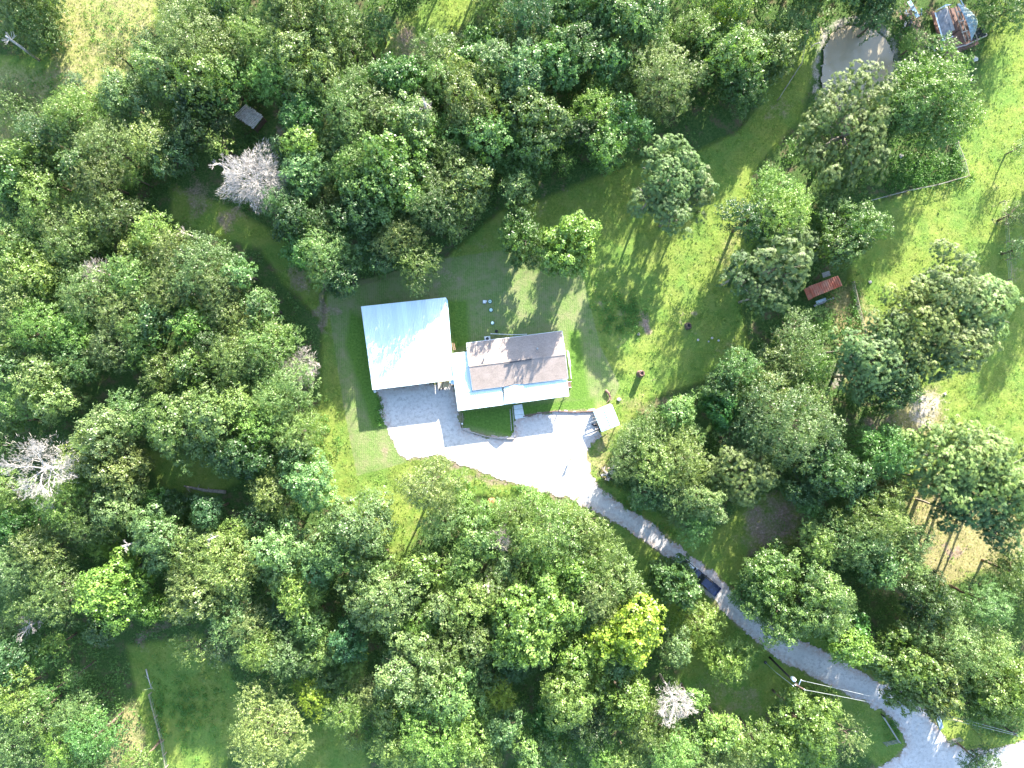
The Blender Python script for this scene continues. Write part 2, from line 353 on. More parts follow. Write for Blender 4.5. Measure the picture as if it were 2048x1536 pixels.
# ------------------------------------------------------------------ ground sheet
def ground():
    xi = np.arange(-108, 108.01, 0.42); yi = np.arange(-84, 84.01, 0.42)
    outx = np.array([4, 10, 20, 40, 80, 160, 400, 900, 2200]); 
    xs = np.concatenate([-108 - outx[::-1], xi, 108 + outx]); ys = np.concatenate([-84 - outx[::-1], yi, 84 + outx])
    X, Y = np.meshgrid(xs, ys); nx, ny = len(xs), len(ys)
    forest = np.ones(X.shape)
    for p in OPEN: forest = np.minimum(forest, 1 - soft(p, X, Y, 1.8))
    mown = soft(MOWN, X, Y, 0.6)
    green = np.zeros(X.shape)
    for p in GREENPATCH: green = np.maximum(green, soft(p, X, Y, 1.2))
    dry = np.zeros(X.shape)
    for p, w in (([(120,-200),(330,-200),(320,30),(270,150),(290,220),(200,190),(110,230),(40,300),(-60,330),(-60,120),(90,130)], 0.6),
                 ([(1820,990),(1850,930),(2060,1040),(2060,1120),(1960,1150),(1850,1190),(1740,1190),(1800,1120)], 0.95), ([(1780,790),(1880,770),(1900,880),(1790,880)], 0.9),
                 ([(1655,610),(1700,560),(1770,640),(1760,780),(1690,790)], 0.75), ([(205,1430),(270,1400),(290,1536),(210,1536)], 0.9),
                 ([(1200,860),(1230,850),(1215,960),(1180,940),(1190,890)], 0.8), ([(710,850),(790,850),(800,925),(715,950)], 0.35), ([(1240,780),(1330,800),(1300,840),(1240,830)], 0.5),
                 ([(1990,1450),(2060,1440),(2060,1470),(1990,1485)], 0.0), ([(1480,430),(1500,440),(1460,560),(1420,520)], 0.5), ([(800,1000),(860,960),(860,1100),(790,1110)], 0.3)):
        dry = np.maximum(dry, soft(p, X, Y, 2.0) * w)
    dirt = np.zeros(X.shape); X0, Y0 = X, Y
    X = X0 + (vnoise(X0, Y0, 2.6, 51) - .5) * 4.5 + (vnoise(X0, Y0, 1.0, 52) - .5) * 1.6; Y = Y0 + (vnoise(X0, Y0, 2.6, 53) - .5) * 4.5 + (vnoise(X0, Y0, 1.0, 54) - .5) * 1.6
    for (px, py, rx, ry, s) in ((1283,655,22,16,1.0),(1376,651,10,8,.7),(1281,745,16,12,.6),(392,390,40,45,.7),(455,430,25,25,.8),(650,620,14,60,.75),(600,560,22,40,.7),(575,300,10,60,.7),(830,95,50,32,.8),
            (1540,1055,50,60,.85),(1600,1020,40,70,.7),(1660,900,40,60,.5),(1430,1400,60,60,.5),(1490,1400,40,50,.55),(1900,1105,26,14,1.0),(1640,820,30,90,.6),(1740,960,50,40,.6),(1760,830,50,40,.6),(1830,1160,60,30,.7),(1610,1200,40,30,.5),
            (900,930,60,14,.7),(1000,965,70,12,.8),(1090,985,50,9,.75),(795,880,16,22,.8),(1215,945,9,22,.6),(1240,830,12,12,.5),(1350,1130,20,40,.2),(295,1270,25,40,.6),(690,1450,25,40,.45),
            (1500,590,30,60,.35),(1450,690,60,40,.4),(1230,660,8,70,.45),(1205,600,8,80,.45),(925,830,9,28,.7),(1000,890,40,8,.5),(1115,380,80,20,.4),(1080,420,40,30,.4),(960,470,60,40,.4),(900,560,30,25,.55),(1380,1240,20,35,.5),(1330,1240,18,45,.5),(1420,1140,20,30,.2),(480,1230,30,50,.4),(1990,420,14,40,.5),(2025,520,16,40,.6),(60,290,30,20,.5),(1560,210,50,30,.5),(1700,40,60,16,.3),(240,410,50,30,.3),
            (1830,70,14,60,.9),(1820,30,30,40,.5)):
        cx, cy = XY(px, py); q = np.hypot((X - cx) / (rx / PPM), (Y - cy) / (ry / PPM))
        dirt = np.maximum(dirt, s * np.clip(1.35 - q * 0.75, 0, 1))
    X, Y = X0, Y0; dirt *= .8
    dd = dist(DRIVE, X, Y); dirt = np.maximum(dirt, 0.62 * np.clip(1 - dd / 1.1, 0, 1))
    pd = sdf(POND, X, Y); rocky = 0.54 * np.clip(1.15 - np.abs(pd + 0.9) / 2.4, 0, 1)
    rocky[pd < -6] = 0
    rocky = np.maximum(rocky, 0.62 * soft([(1790,760),(1900,780),(1880,870),(1810,860)], X, Y, 2))
    rocky = np.maximum(rocky, 0.5 * soft([(1650,700),(1720,720),(1700,800),(1640,780)], X, Y, 2))
    Z = (vnoise(X, Y, 2.2, 1) - 1) * 0.16 + (vnoise(X, Y, 0.8, 2) - 1) * 0.10 + (vnoise(X, Y, 14, 3) - 1) * 0.5 * (forest > 0.5)
    flat = np.clip((sdf(DRIVE, X, Y) + 1.5) / 1.5, 0, 1); Z *= (1 - flat); Z -= 0.02
    mw = soft(MOWN, X, Y, 1.0); Z *= (1 - 0.8 * mw)
    Z = np.where(pd > -2.0, np.minimum(Z, -np.clip((pd + 2.0) * 0.35, 0, 1.2)), Z)
    far = np.maximum(np.abs(X) - 110, np.abs(Y) - 86) > 0; Z[far] = -0.05
    idx = np.arange(nx * ny).reshape(ny, nx)
    f = np.stack([idx[:-1, :-1], idx[:-1, 1:], idx[1:, 1:], idx[1:, :-1]], -1).reshape(-1, 4)
    me = mesh_np('ground', np.stack([X, Y, Z], -1).reshape(-1, 3), f, mats=[M['ground']],
        attrs=dict(forest=forest, mown=mown, green=green, dry=dry, dirt=dirt, rocky=rocky), smooth=True)
    tag(link('ground', me), kind='structure')
ground()

def masked_sheet(name, poly, z, mat, amp=0.35, step=0.22, seed=3, bumpz=0.02, edgew=1.6, grow=0.0):
    P = np.array([XY(*p) for p in poly]); x0, y0 = np.maximum(P.min(0) - 1, (-110, -100)); x1, y1 = np.minimum(P.max(0) + 1, (125, 80))
    xs = np.arange(x0, x1, step); ys = np.arange(y0, y1, step); X, Y = np.meshgrid(xs, ys)
    d = sdf(poly, X, Y)
    s = d + grow + (vnoise(X, Y, 1.6, seed) - 0.5) * amp * 2.4 + (vnoise(X, Y, 0.45, seed + 1) - 0.5) * amp * 1.5
    keep = s > 0
    kc = keep[:-1, :-1] & keep[1:, :-1] & keep[:-1, 1:] & keep[1:, 1:]
    idx = np.arange(X.size).reshape(X.shape)
    f = np.stack([idx[:-1, :-1], idx[:-1, 1:], idx[1:, 1:], idx[1:, :-1]], -1)[kc]
    used = np.unique(f); rem = np.full(X.size, -1); rem[used] = np.arange(len(used))
    X2 = X + (vnoise(X, Y, 0.3, 8) - 0.5) * step; Y2 = Y + (vnoise(X, Y, 0.3, 9) - 0.5) * step
    Z = z + (vnoise(X, Y, 0.7, seed + 4) - 0.5) * bumpz
    V = np.stack([X2, Y2, Z], -1).reshape(-1, 3)[used]
    me = mesh_np(name, V, rem[f], mats=[mat], attrs=dict(edge=np.clip(1 - d / edgew, 0, 1).reshape(-1)[used]), smooth=True)
    return link(name, me)
tag(masked_sheet('gravel_driveway', DRIVE, 0.025, M['gravel'], grow=0.25), kind='structure')
tag(masked_sheet('pond_water', POND, -0.42, M['water'], amp=0.05, bumpz=0.0), kind='structure')

# ------------------------------------------------------------------ foliage meshes
LEAF_F = None
def leaf_quads(P, N, size, rs, aspect=0.62, jitter=0.8, axis=None):
    """P centres, N preferred normals, returns verts (n*4,3)"""
    n = len(P)
    N = N + rs.normal(0, jitter, (n, 3)); N /= np.linalg.norm(N, axis=1, keepdims=True) + 1e-9
    A = rs.normal(0, 1, (n, 3)) if axis is None else axis + rs.normal(0, 0.35, (n, 3))
    A -= N * (A * N).sum(1, keepdims=True); A /= np.linalg.norm(A, axis=1, keepdims=True) + 1e-9
    B = np.cross(N, A); sz = (size * rs.uniform(0.65, 1.35, n))[:, None]
    a = A * sz * 0.5; b = B * sz * 0.5 * aspect
    V = np.stack([P - a, P + b * 1.0 - a * 0.1, P + a, P - b - a * 0.1], 1)
    return V.reshape(-1, 3)

def crown_mesh(name, kind, R, seed):
    rs = np.random.RandomState(seed); ph = rs.uniform(0, 6.28, 4)
    vz = {'B': 0.72, 'P': 0.5, 'F': 0.66, 'W': 0.75, 'A': 0.6, 'M': 0.8, 'D': 0.8}[kind]
    def outline(a): return 1 + 0.13 * np.sin(2 * a + ph[0]) + 0.13 * np.sin(3 * a + ph[1]) + 0.10 * np.sin(5 * a + ph[2]) + .05 * np.sin(8 * a + ph[3])
    # lobes
    lr = {'B': (0.9, 1.7), 'P': (0.8, 1.5), 'F': (0.7, 1.3), 'W': (0.6, 1.0), 'A': (0.6, 1.1), 'M': (0.8, 1.4), 'D': (0.8, 1.3)}[kind]
    lr = (lr[0] * (0.62 + 0.07 * R), lr[1] * (0.62 + 0.07 * R))
    dens = {'B': 1.25, 'P': 1.0, 'F': 1.3, 'W': 1.3, 'A': 0.7, 'M': 1.4, 'D': 1.3}[kind]
    mean = sum(lr) / 2; nl = max(7, int(dens * 3.0 * R * R / (mean * mean)))
    L = []
    for i in range(nl):
        u = rs.uniform(-0.55, 1.0); a = rs.uniform(0, 2 * math.pi); h = math.sqrt(max(0, 1 - u * u)) if u > 0 else 1 - 0.25 * abs(u)
        k = rs.uniform(0.74, 1.12) if rs.rand() < 0.8 else rs.uniform(0.4, 0.7)
        o = outline(a); r = rs.uniform(*lr)
        rad = max(0, R * o - r * 0.8)
        L.append((math.cos(a) * h * k * rad, math.sin(a) * h * k * rad, u * k * R * vz * rs.uniform(0.8, 1.05), r))
    L = np.array(L)
    PP = []; NN = []; TT = []; AX = []
    sp = {'B': 0.60, 'P': 0.50, 'F': 0.54, 'W': 0.5, 'A': 0.62, 'M': 0.58, 'D': 0.58}[kind]
    nleaf = {'B': 14, 'P': 24, 'F': 16, 'W': 14, 'A': 12, 'M': 13, 'D': 14}[kind]
    for (x, y, z, r) in L:
        nt = int(2.6 * math.pi * r * r / (sp * sp) * 0.62)
        d = rs.normal(0, 1, (nt, 3)); d[:, 2] = d[:, 2] * 0.8 + 0.55; d /= np.linalg.norm(d, axis=1, keepdims=True)
        rr = r * (1 + 0.13 * rs.normal(0, 1, nt))[:, None]
        c = np.array([x, y, z]) + d * rr * np.array([1, 1, 0.8])
        # drop tufts buried inside other lobes
        q = ((c[:, None, :] - L[None, :, :3]) ** 2).sum(2) < (L[None, :, 3] * 0.66) ** 2
        c = c[q.sum(1) == 0]; d = d[q.sum(1) == 0]
        if len(c) == 0: continue
        tone = np.clip(0.5 + 0.22 * rs.normal(0, 1, len(c)) + 0.18 * rs.normal(), 0, 1)
        sg = {'B': 0.19, 'P': 0.0, 'F': 0.24, 'W': 0.22, 'A': 0.26, 'M': 0.18, 'D': 0.19}[kind]
        if kind == 'P':
            dd = rs.normal(0, 1, (len(c), nleaf, 3)); dd[..., 2] = np.abs(dd[..., 2]) * 0.7 + 0.1; dd += d[:, None] * 0.8
            dd /= np.linalg.norm(dd, axis=2, keepdims=True)
            P = c[:, None] + dd * 0.20; AX.append(dd.reshape(-1, 3)); N = np.repeat(d[:, None] + np.array([0, 0, .8]), nleaf, 1)
        elif kind in 'FWA':
            out = d * np.array([1, 1, 0.3]) + rs.normal(0, 0.35, d.shape) + np.array([0, 0, -0.25 if kind == 'W' else 0.15])
            out /= np.linalg.norm(out, axis=1, keepdims=True)
            s = rs.uniform(-0.2, 0.75, (len(c), nleaf, 1))
            P = c[:, None] + out[:, None] * s + rs.normal(0, 0.10, (len(c), nleaf, 3)); AX.append(np.repeat(out[:, None], nleaf, 1).reshape(-1, 3))
            N = np.repeat(d[:, None] * 0.6 + np.array([0, 0, .7]), nleaf, 1)
        else:
            P = c[:, None] + rs.normal(0, sg, (len(c), nleaf, 3)); AX.append(rs.normal(0, 1, (len(c) * nleaf, 3)))
            N = np.repeat(d[:, None] + np.array([0, 0, .45]), nleaf, 1)
        PP.append(P.reshape(-1, 3)); NN.append(N.reshape(-1, 3))
        TT.append(np.clip(np.repeat(tone, nleaf) + rs.normal(0, 0.07, len(c) * nleaf), 0, 1))
    P = np.concatenate(PP); N = np.concatenate(NN); T = np.concatenate(TT); AXX = np.concatenate(AX)
    size = {'B': 0.28, 'P': 0.46, 'F': 0.235, 'W': 0.32, 'A': 0.24, 'M': 0.31, 'D': 0.27}[kind]
    asp = {'B': 0.7, 'P': 0.17, 'F': 0.45, 'W': 0.34, 'A': 0.45, 'M': 0.8, 'D': 0.7}[kind]
    V = leaf_quads(P, N, size, rs, asp, 0.42 if kind != 'P' else 0.3, AXX)
    f = np.arange(len(V)).reshape(-1, 4)
    return mesh_np(name, V, f, mats=[M['needle'] if kind == 'P' else M['leaf']], attrs=dict(tone=np.repeat(T, 4)))

def trunk_mesh(R, h, seed, mat, lean=0.05):
    """trunk from the ground to the crown middle with limbs; crown centre sits at height h"""
    rs = random.Random(seed); mb = MB(); r0 = 0.10 + 0.035 * R
    p = [Vector((0, 0, -0.3))]; top = Vector((rs.uniform(-1, 1) * R * 0.12, rs.uniform(-1, 1) * R * 0.12, h + 0.1 * R))
    for i in range(1, 6):
        k = i / 5; p.append(top * k + Vector((rs.uniform(-.12, .12), rs.uniform(-.12, .12), 0)) * R * 0.3 * (1 - k) * k * 4)
    mb.tube(p, [r0 * 1.25, r0, r0 * 0.85, r0 * 0.7, r0 * 0.5, r0 * 0.25], 8)
    for i in range(7 + int(R)):
        a = rs.uniform(0, 6.28); k = rs.uniform(0.62, 0.97); b = top * k; rr = R * rs.uniform(0.55, 0.85)
        e = Vector((math.cos(a) * rr, math.sin(a) * rr, h + R * rs.uniform(-0.1, 0.4)))
        m = b.lerp(e, 0.5) + Vector((0, 0, -0.08 * R)) + Vector((rs.uniform(-1, 1), rs.uniform(-1, 1), 0)) * 0.1 * R
        mb.tube([b, m, e], [r0 * 0.42, r0 * 0.28, r0 * 0.08], 5)
        for q in range(2):
            e2 = m + Vector((rs.uniform(-1, 1), rs.uniform(-1, 1), rs.uniform(0.1, 0.6))) * R * 0.4
            mb.tube([m, m.lerp(e2, .5) + Vector((0, 0, .05 * R)), e2], [r0 * 0.2, r0 * 0.12, r0 * 0.04], 4)
    return mb.mesh('trunk', mat, True)

def dead_branches(R, h, seed, n1=9, depth=4, r0=0.22, up=0.25, twig=0.018, lenk=0.5):
    """separate meshes of trunk and limbs of a leafless tree"""
    rs = random.Random(seed); tr = MB(); br = MB()
    top = Vector((rs.uniform(-.4, .4), rs.uniform(-.4, .4), h - R * 0.25))
    tr.tube([(0, 0, -0.3), top * 0.5 + Vector((.15, -.1, 0)), top], [r0 * 1.2, r0, r0 * 0.75], 8)
    def grow(p, d, L, r, lev):
        m = p + d * L * 0.5 + Vector((rs.uniform(-1, 1), rs.uniform(-1, 1), rs.uniform(-.5, 1))) * L * 0.10
        e = p + d * L + Vector((rs.uniform(-1, 1), rs.uniform(-1, 1), rs.uniform(-.4, .8))) * L * 0.14
        rr = max(r, twig)
        br.tube([p, m, e], [rr, rr * 0.8, max(rr * 0.5, twig * 0.6)], 5 if lev < 2 else 3, cap=False)
        if lev >= depth: return
        k = rs.choice((3, 4)) if lev < 2 else rs.choice((3, 4, 4))
        for i in range(k):
            nd = (d + Vector((rs.uniform(-1, 1), rs.uniform(-1, 1), rs.uniform(-.35, .65))) * 0.75).normalized()
            q = m.lerp(e, rs.uniform(0.0, 1.0)) if i else e
            grow(q, nd, L * rs.uniform(0.5, 0.72), rr * 0.55, lev + 1)
    for i in range(n1):
        a = 2 * math.pi * i / n1 + rs.uniform(-.3, .3)
        d = Vector((math.cos(a), math.sin(a), rs.uniform(up, up + 0.9))).normalized()
        grow(top * rs.uniform(0.75, 1.0), d, R * lenk * rs.uniform(0.8, 1.2), r0 * 0.45, 0)
    return tr, br

# ------------------------------------------------------------------ carport
def lerp3(a, b, t): return a + (b - a) * t
def roof_panels(root, A, B, C_, D, n, mat, rib=0.05, name='roof_panel', t=0.03, nr=4, lap=1, rw=1.0):
    """A-B upper edge, D-C lower edge; n panels side by side with ribs running from the upper to the lower edge"""
    A, B, C_, D = map(Vector, (A, B, C_, D)); nrm = (D - A).cross(B - A).normalized()
    if nrm.z < 0: nrm = -nrm
    for r in range(lap):
        a0 = lerp3(A, D, r / lap); b0 = lerp3(B, C_, r / lap); d0 = lerp3(A, D, (r + 1) / lap); c0 = lerp3(B, C_, (r + 1) / lap)
        up = nrm * (0.02 * (lap - 1 - r))
        for i in range(n):
            g = 0.004
            p, q = lerp3(a0, b0, i / n + g / n), lerp3(a0, b0, (i + 1) / n - g / n); s, w = lerp3(d0, c0, (i + 1) / n - g / n), lerp3(d0, c0, i / n + g / n)
            mb = MB()
            off = up + nrm * (0.003 * (i % 2)); ov = (w - p).normalized() * (0.06 if r < lap - 1 else 0)
            P = [p + off, q + off, s + off + ov, w + off + ov]
            mb.hexa([v - nrm * t for v in (P[3], P[2], P[1], P[0])], [P[3], P[2], P[1], P[0]])
            for k in range(nr):
                f = (k + 0.5) / nr; u = lerp3(P[0], P[1], f); v = lerp3(P[3], P[2], f); e = (P[1] - P[0]).normalized()
                wd = 0.028 * rw; mb.hexa([v - e * wd * 1.6, v + e * wd * 1.6, u + e * wd * 1.6, u - e * wd * 1.6], [v - e * wd + nrm * rib, v + e * wd + nrm * rib, u + e * wd + nrm * rib, u - e * wd + nrm * rib])
            mb.build(name, mat, root)

def carport():
    zn, zs = 3.15, 3.5
    NW, NE, SE, SW = at(722, 613, zn), at(891, 595, zn), at(904, 760, zs), at(745, 780, zs)
    root = empty('carport', ((NW + SE) / 2).xy.to_3d())
    tag(root, 'large square white ribbed metal carport over the gravel, open on its driveway side', 'carport')
    roof_panels(root, NW, NE, SE, SW, 17, M['white_metal'], lap=2, nr=3)
    # east flashing strip and fascia
    MB().sheet([NE + Vector((0.03, 0.05, -0.1)), NE + Vector((0.35, -0.5, -0.25)), SE + Vector((0.3, 0.1, -0.3)), SE + Vector((0.03, 0, -0.12))], 0.05).build('gutter', M['gutter'], root)
    for a, b in ((NW, NE), (SW, SE), (NW, SW)):
        d = Vector((0, 0, -0.13)); MB().beam(a + d, b + d, 0.05, 0.16).build('fascia_board', M['trim'], root)
    ins = 0.35; u = (NE - NW).normalized(); v = (SW - NW).normalized()
    g = lambda p, z: Vector((p.x, p.y, z))
    for i in range(5):
        k = i / 4
        for (a, b, zz, s) in ((NW, NE, zn, 1), (SW, SE, zs, -1)):
            p = lerp3(a + u * ins, b - u * ins, k) + v * s * (ins + .1)
            MB().box((p.x, p.y, (zz - 0.15) / 2), (0.16, 0.16, zz - 0.17), math.atan2(u.y, u.x)).build('post', M['wood'], root)
    # north, west walls of ribbed sheet
    for a, b in ((NW + u * ins + v * .28, NE - u * ins + v * .28), (NW + u * .28 + v * .4, SW + u * .28 - v * 5)):
        d = b - a; n = int(d.length / 0.9)
        for i in range(n):
            p = lerp3(a, b, (i + .02) / n); q = lerp3(a, b, (i + .98) / n); mb = MB()
            mb.beam(g(p, 1.35), g(q, 1.35), 0.03, 2.7)
            for k in (0.2, 0.5, 0.8):
                w = lerp3(p, q, k); mb.box((w.x, w.y, 1.35), (0.07, 0.07, 2.68))
            mb.build('wall_panel', M['white_metal'], root)
    for i in range(4):
        p = lerp3(NW, SW, (i + .5) / 4) + u * .3; q = lerp3(NE, SE, (i + .5) / 4) - u * .3; zz = zn + (zs - zn) * (i + .5) / 4 - 0.16
        MB().beam(g(p, zz), g(q, zz), 0.1, 0.18).build('rafter', M['wood'], root)
carport()

# little link roof between carport and house
def link_roof():
    z = 3.02
    P = [at(893, 716, z), at(908, 714, z), at(915, 772, z - .04), at(899, 766, z - .04)]
    root = empty('breezeway_roof', (P[0] + P[2]).xy.to_3d() / 2)
    tag(root, 'narrow pale blue metal roof strip between the carport and the porch', 'roof')
    roof_panels(root, P[0], P[1], P[2], P[3], 2, M['blue_metal'], nr=2)
    for k in (P[2], P[3]): MB().box((k.x, k.y, 1.25), (0.12, 0.12, 2.45)).build('post', M['wood'], root)
link_roof()

# ------------------------------------------------------------------ house
def house():
    ze, zr = 3.6, 4.4
    rNW, rNE, rSE, rSW = at(933, 686, ze), at(1124, 662, ze), at(1136, 757, ze), at(945, 781, ze)
    gW, gE = lerp3(rNW, rSW, .49), lerp3(rNE, rSE, .49); gW.z = gE.z = zr
    root = empty('house', ((rNW + rSE) / 2).xy.to_3d())
    tag(root, 'single storey house with brown-grey shingle gable roof and white metal porch roof around it', 'house')
    u = (rNE - rNW).normalized(); v = (rSW - rNW).normalized(); g = lambda p, z: Vector((p.x, p.y, z))
    rf = MB(); t = 0.12
    for q in ([rNW, rNE, gE, gW], [gW, gE, rSE, rSW]):
        n = (q[1] - q[0]).cross(q[3] - q[0]).normalized(); n = n if n.z > 0 else -n
        rf.hexa([p - n * t for p in q[::-1]], [p for p in q[::-1]])
    roof = rf.build('roof', M['shingle'], root)
    # courses: thin proud rows so the low sun catches their edges
    mb = MB()
    for (a, b, c, d) in ((gW, gE, rNE, rNW), (gW, gE, rSE, rSW)):
        nrm = (b - a).cross(d - a).normalized(); nrm = nrm if nrm.z > 0 else -nrm
        for i in range(22):
            k0, k1 = i / 22, (i + 1) / 22
            p, q = lerp3(a, d, k0), lerp3(b, c, k0); r, s = lerp3(b, c, k1), lerp3(a, d, k1)
            mb.add([p + nrm * .004, q + nrm * .004, r + nrm * .022, s + nrm * .022, s + nrm * .001, r + nrm * .001], [(0, 1, 2, 3), (3, 2, 5, 4)])
    o = mb.build('shingle_course', M['shingle'], root); o['kind'] = 'stuff'
    # ridge cap and dark vent
    MB().beam(gW + Vector((0, 0, .03)), gE + Vector((0, 0, .03)), 0.28, 0.05).build('ridge_cap', M['shingle'], root)
    a, b = at(1010, 726, zr + .12), at(1063, 718.5, zr + .12)
    MB().beam(a, b, 0.2, 0.08).build('ridge_vent', M['dark'], root)
    # eave trim
    for p, q, m in ((rNW, rNE, 'trim'), (rSW, rSE, 'gutter'), (rNW, gW, 'trim'), (gW, rSW, 'gutter'), (rNE, gE, 'trim'), (gE, rSE, 'trim')):
        o_ = Vector((0, 0, -.07)); MB().beam(p + o_, q + o_, 0.12, 0.13).build('gutter' if m == 'gutter' else 'fascia_board', M[m], root)
    # roof pipes
    for px, py in ((968.5, 717), (1074.5, 697.5), (981, 685), (1041, 677)):
        p = at(px, py, zr - .5); big = px in (968.5, 1074.5)
        o_ = MB().tube([p, p + Vector((0, 0, .55 + .35 * big))], [.10 if big else .06] * 2, 10).build('vent_pipe', M['galv'], root)
        if big: MB().tube([p + Vector((0, 0, .85)), p + Vector((0, 0, .93)), p + Vector((0, 0, 1.0))], [.2, .2, .05], 10).build('pipe_cap', M['galv'], root)
    # walls
    i1 = 0.45; A, B, C_, D = rNW + (u + v) * i1, rNE + (-u + v) * i1, rSE + (-u - v) * i1, rSW + (u - v) * i1
    for p, q in ((A, B), (B, C_), (C_, D), (D, A)):
        w = MB().beam(g(p, 1.72), g(q, 1.72), 0.14, 3.4).build('wall', M['siding'], root)
        n = int((q - p).length / 3.4)
        for k in range(n):
            c = lerp3(p, q, (k + .5) / n); d = (q - p).normalized(); o = d.cross(Vector((0, 0, 1))) * (1 if ((c - (A + C_) / 2).dot(d.cross(Vector((0, 0, 1))))) > 0 else -1)
            c0 = g(c, 1.75) + o * 0.085
            f = MB().beam(c0 - d * .55, c0 + d * .55, 0.05, 1.3).build('window_frame', M['trim'], root)
            MB().beam(c0 + o * .03 - d * .47, c0 + o * .03 + d * .47, 0.03, 1.14).build('window_pane', M['glass'], root)
    for p, q in ((B, C_), (D, A)):     # gable triangles
        m = (p + q) / 2
        MB().hexa([g(p, 3.4), g(q, 3.4), g(q, 3.4) + u * .05, g(p, 3.4) + u * .05], [g(m, zr - .15), g(m, zr - .15), g(m, zr - .15) + u * .05, g(m, zr - .15) + u * .05]).build('gable_wall', M['siding'], root)
    # porch roof (metal) : south run, west run, with the entrance gable
    zp, zi = 3.12, 3.3
    oNW, oSW, oSE = at(903, 707, zp), at(916, 822, zp), at(1138, 792, zp)
    tN = at(936.5, 703, zi); w_in_s = at(946, 784, zi); e_in = at(1134, 759, zi)
    gw_o, gw_i = at(904.5, 737, zp + .45), at(938.5, 733, zp + .45)
    # west section: low gable continuing the ridge line
    roof_panels(root, gw_o, gw_i, tN, oNW, 3, M['white_metal'], nr=3)
    roof_panels(root, gw_o, gw_i, at(944, 783, zi), at(911, 787, zp + .05), 3, M['white_metal'], nr=3)
    sp0 = oSW; i0 = at(911, 787, zp + .05)
    gx0, gx1, gp = at(1008.5, 809.5, zp), at(1049, 804, zp), at(1031.5, 806.5, 3.85)
    def P(k0, k1, a_in, b_in, a_out, b_out, n): roof_panels(root, lerp3(a_in, b_in, k0), lerp3(a_in, b_in, k1), lerp3(a_out, b_out, k1), lerp3(a_out, b_out, k0), n, M['white_metal'], nr=3)
    kx0 = (1008.5 - 916) / (1138 - 916); kx1 = (1049 - 916) / (1138 - 916)
    inW = i0
    P(0, kx0 + .0, inW, e_in, oSW, oSE, 8); P(kx1, 1, inW, e_in, oSW, oSE, 8)
    # entrance gable metal slopes; west slope ribs run down to the west (parallel lines across)
    ma, mb_ = at(1030, 768, 3.95), gp
    inw, ine = at(1008, 774.5, 3.42), at(1047, 768, 3.42)
    roof_panels(root, mb_, ma, inw, gx0 + Vector((0, 0, .02)), 5, M['white_metal'], nr=2, rib=.14, rw=2.2)
    roof_panels(root, ma, mb_, gx1 + Vector((0, 0, .02)), ine, 5, M['white_metal'], nr=2)
    # shingled part of the cross gable
    cg = MB(); e1 = at(1047.5, 767.5, 3.72); e0 = at(1009, 773, 3.72); gm = at(1030, 768, 4.12)
    top = lerp3(gW, gE, (1025 - 939) / (1126 - 939)) + Vector((0, 0, .03))
    cg.add([top, gm, e1, e0, top - Vector((0, 0, .1)), gm - Vector((0, 0, .45)), e1 - Vector((0, 0, .35)), e0 - Vector((0, 0, .35))], [(0, 2, 1), (0, 1, 3), (4, 5, 6), (4, 7, 5), (1, 2, 6, 5), (3, 1, 5, 7), (2, 0, 4, 6), (0, 3, 7, 4)])
    cg.build('cross_gable_roof', M['shingle'], root)
    MB().hexa([g(gx0, zp - .12), g(gx1, zp - .12), g(gx1, zp - .12) + v * -.06, g(gx0, zp - .12) + v * -.06], [g(gp, 3.78)] * 2 + [g(gp, 3.78) - v * .06] * 2).build('gable_wall', M['siding'], root)
    for p, q in ((oSW, gx0), (gx1, oSE), (oNW, oSW), (oSE, e_in), (oNW, tN)):
        o_ = Vector((0, 0, -.1)); MB().beam(p + o_, q + o_, 0.05, 0.14).build('fascia_board', M['trim'], root)
    # porch slab and posts
    s0, s1, s2, s3 = g(oSW, .2) + (u - v) * .3, g(oSE, .2) + (-u - v) * .3, g(rSE, .2), g(rSW, .2)
    MB().sheet([s0, s1, s2, s3], .22).build('porch_slab', M['concrete'], root)
    for i in range(7):
        p = lerp3(oSW, oSE, (i + .12) / 6.24) - v * .35
        MB().box((p.x, p.y, 1.62), (.15, .15, 2.8)).build('post', M['wood'], root)
    for i in range(3):
        p = lerp3(oNW, oSW, (i + .3) / 3) + u * .3
        MB().box((p.x, p.y, 1.5), (.15, .15, 3.05)).build('post', M['wood'], root)
    return root
house()

# ------------------------------------------------------------------ small blue shelter by the drive
def shelter():
    z = 2.15; A, B, C_, D = at(1187, 824, z), at(1224, 809, z), at(1240, 849, z - .1), at(1203, 864, z - .1)
    m0, m1 = at(1208, 815, z + .25), at(1223, 856, z + .15)
    root = empty('roofed_shelter', ((A + C_) / 2).xy.to_3d())
    tag(root, 'small open shelter with pale blue metal roof at the edge of the gravel', 'shelter')
    roof_panels(root, m0, m1, D, A, 4, M['blue_metal'], nr=2); roof_panels(root, m0, m1, C_, B, 4, M['blue_metal'], nr=2)
    MB().beam(m0 + Vector((0, 0, .03)), m1 + Vector((0, 0, .03)), .22, .04).build('ridge_cap', M['blue_metal'], root)
    for p in (A, B, C_, D):
        c = lerp3(p, (A + C_) / 2, .12); MB().box((c.x, c.y, 1.02), (.12, .12, 2.0)).build('post', M['wood'], root)
    for p, q in ((A, B), (D, C_)):
        o_ = Vector((0, 0, -.08)); MB().beam(p + o_, q + o_, .05, .15).build('fascia_board', M['ply'], root)
    g = lambda p, zz: Vector((p.x, p.y, zz))
    n1, n2 = lerp3(A, (A + C_) / 2, .0), lerp3(B, (A + C_) / 2, .0)
    for i in range(5):
        zz = .2 + i * .36; MB().beam(g(n1, zz) + Vector((0.03, .12, 0)), g(n2, zz) + Vector((-.1, .12, 0)), .04, .3).build('wall_board', M['ply'], root)
shelter()
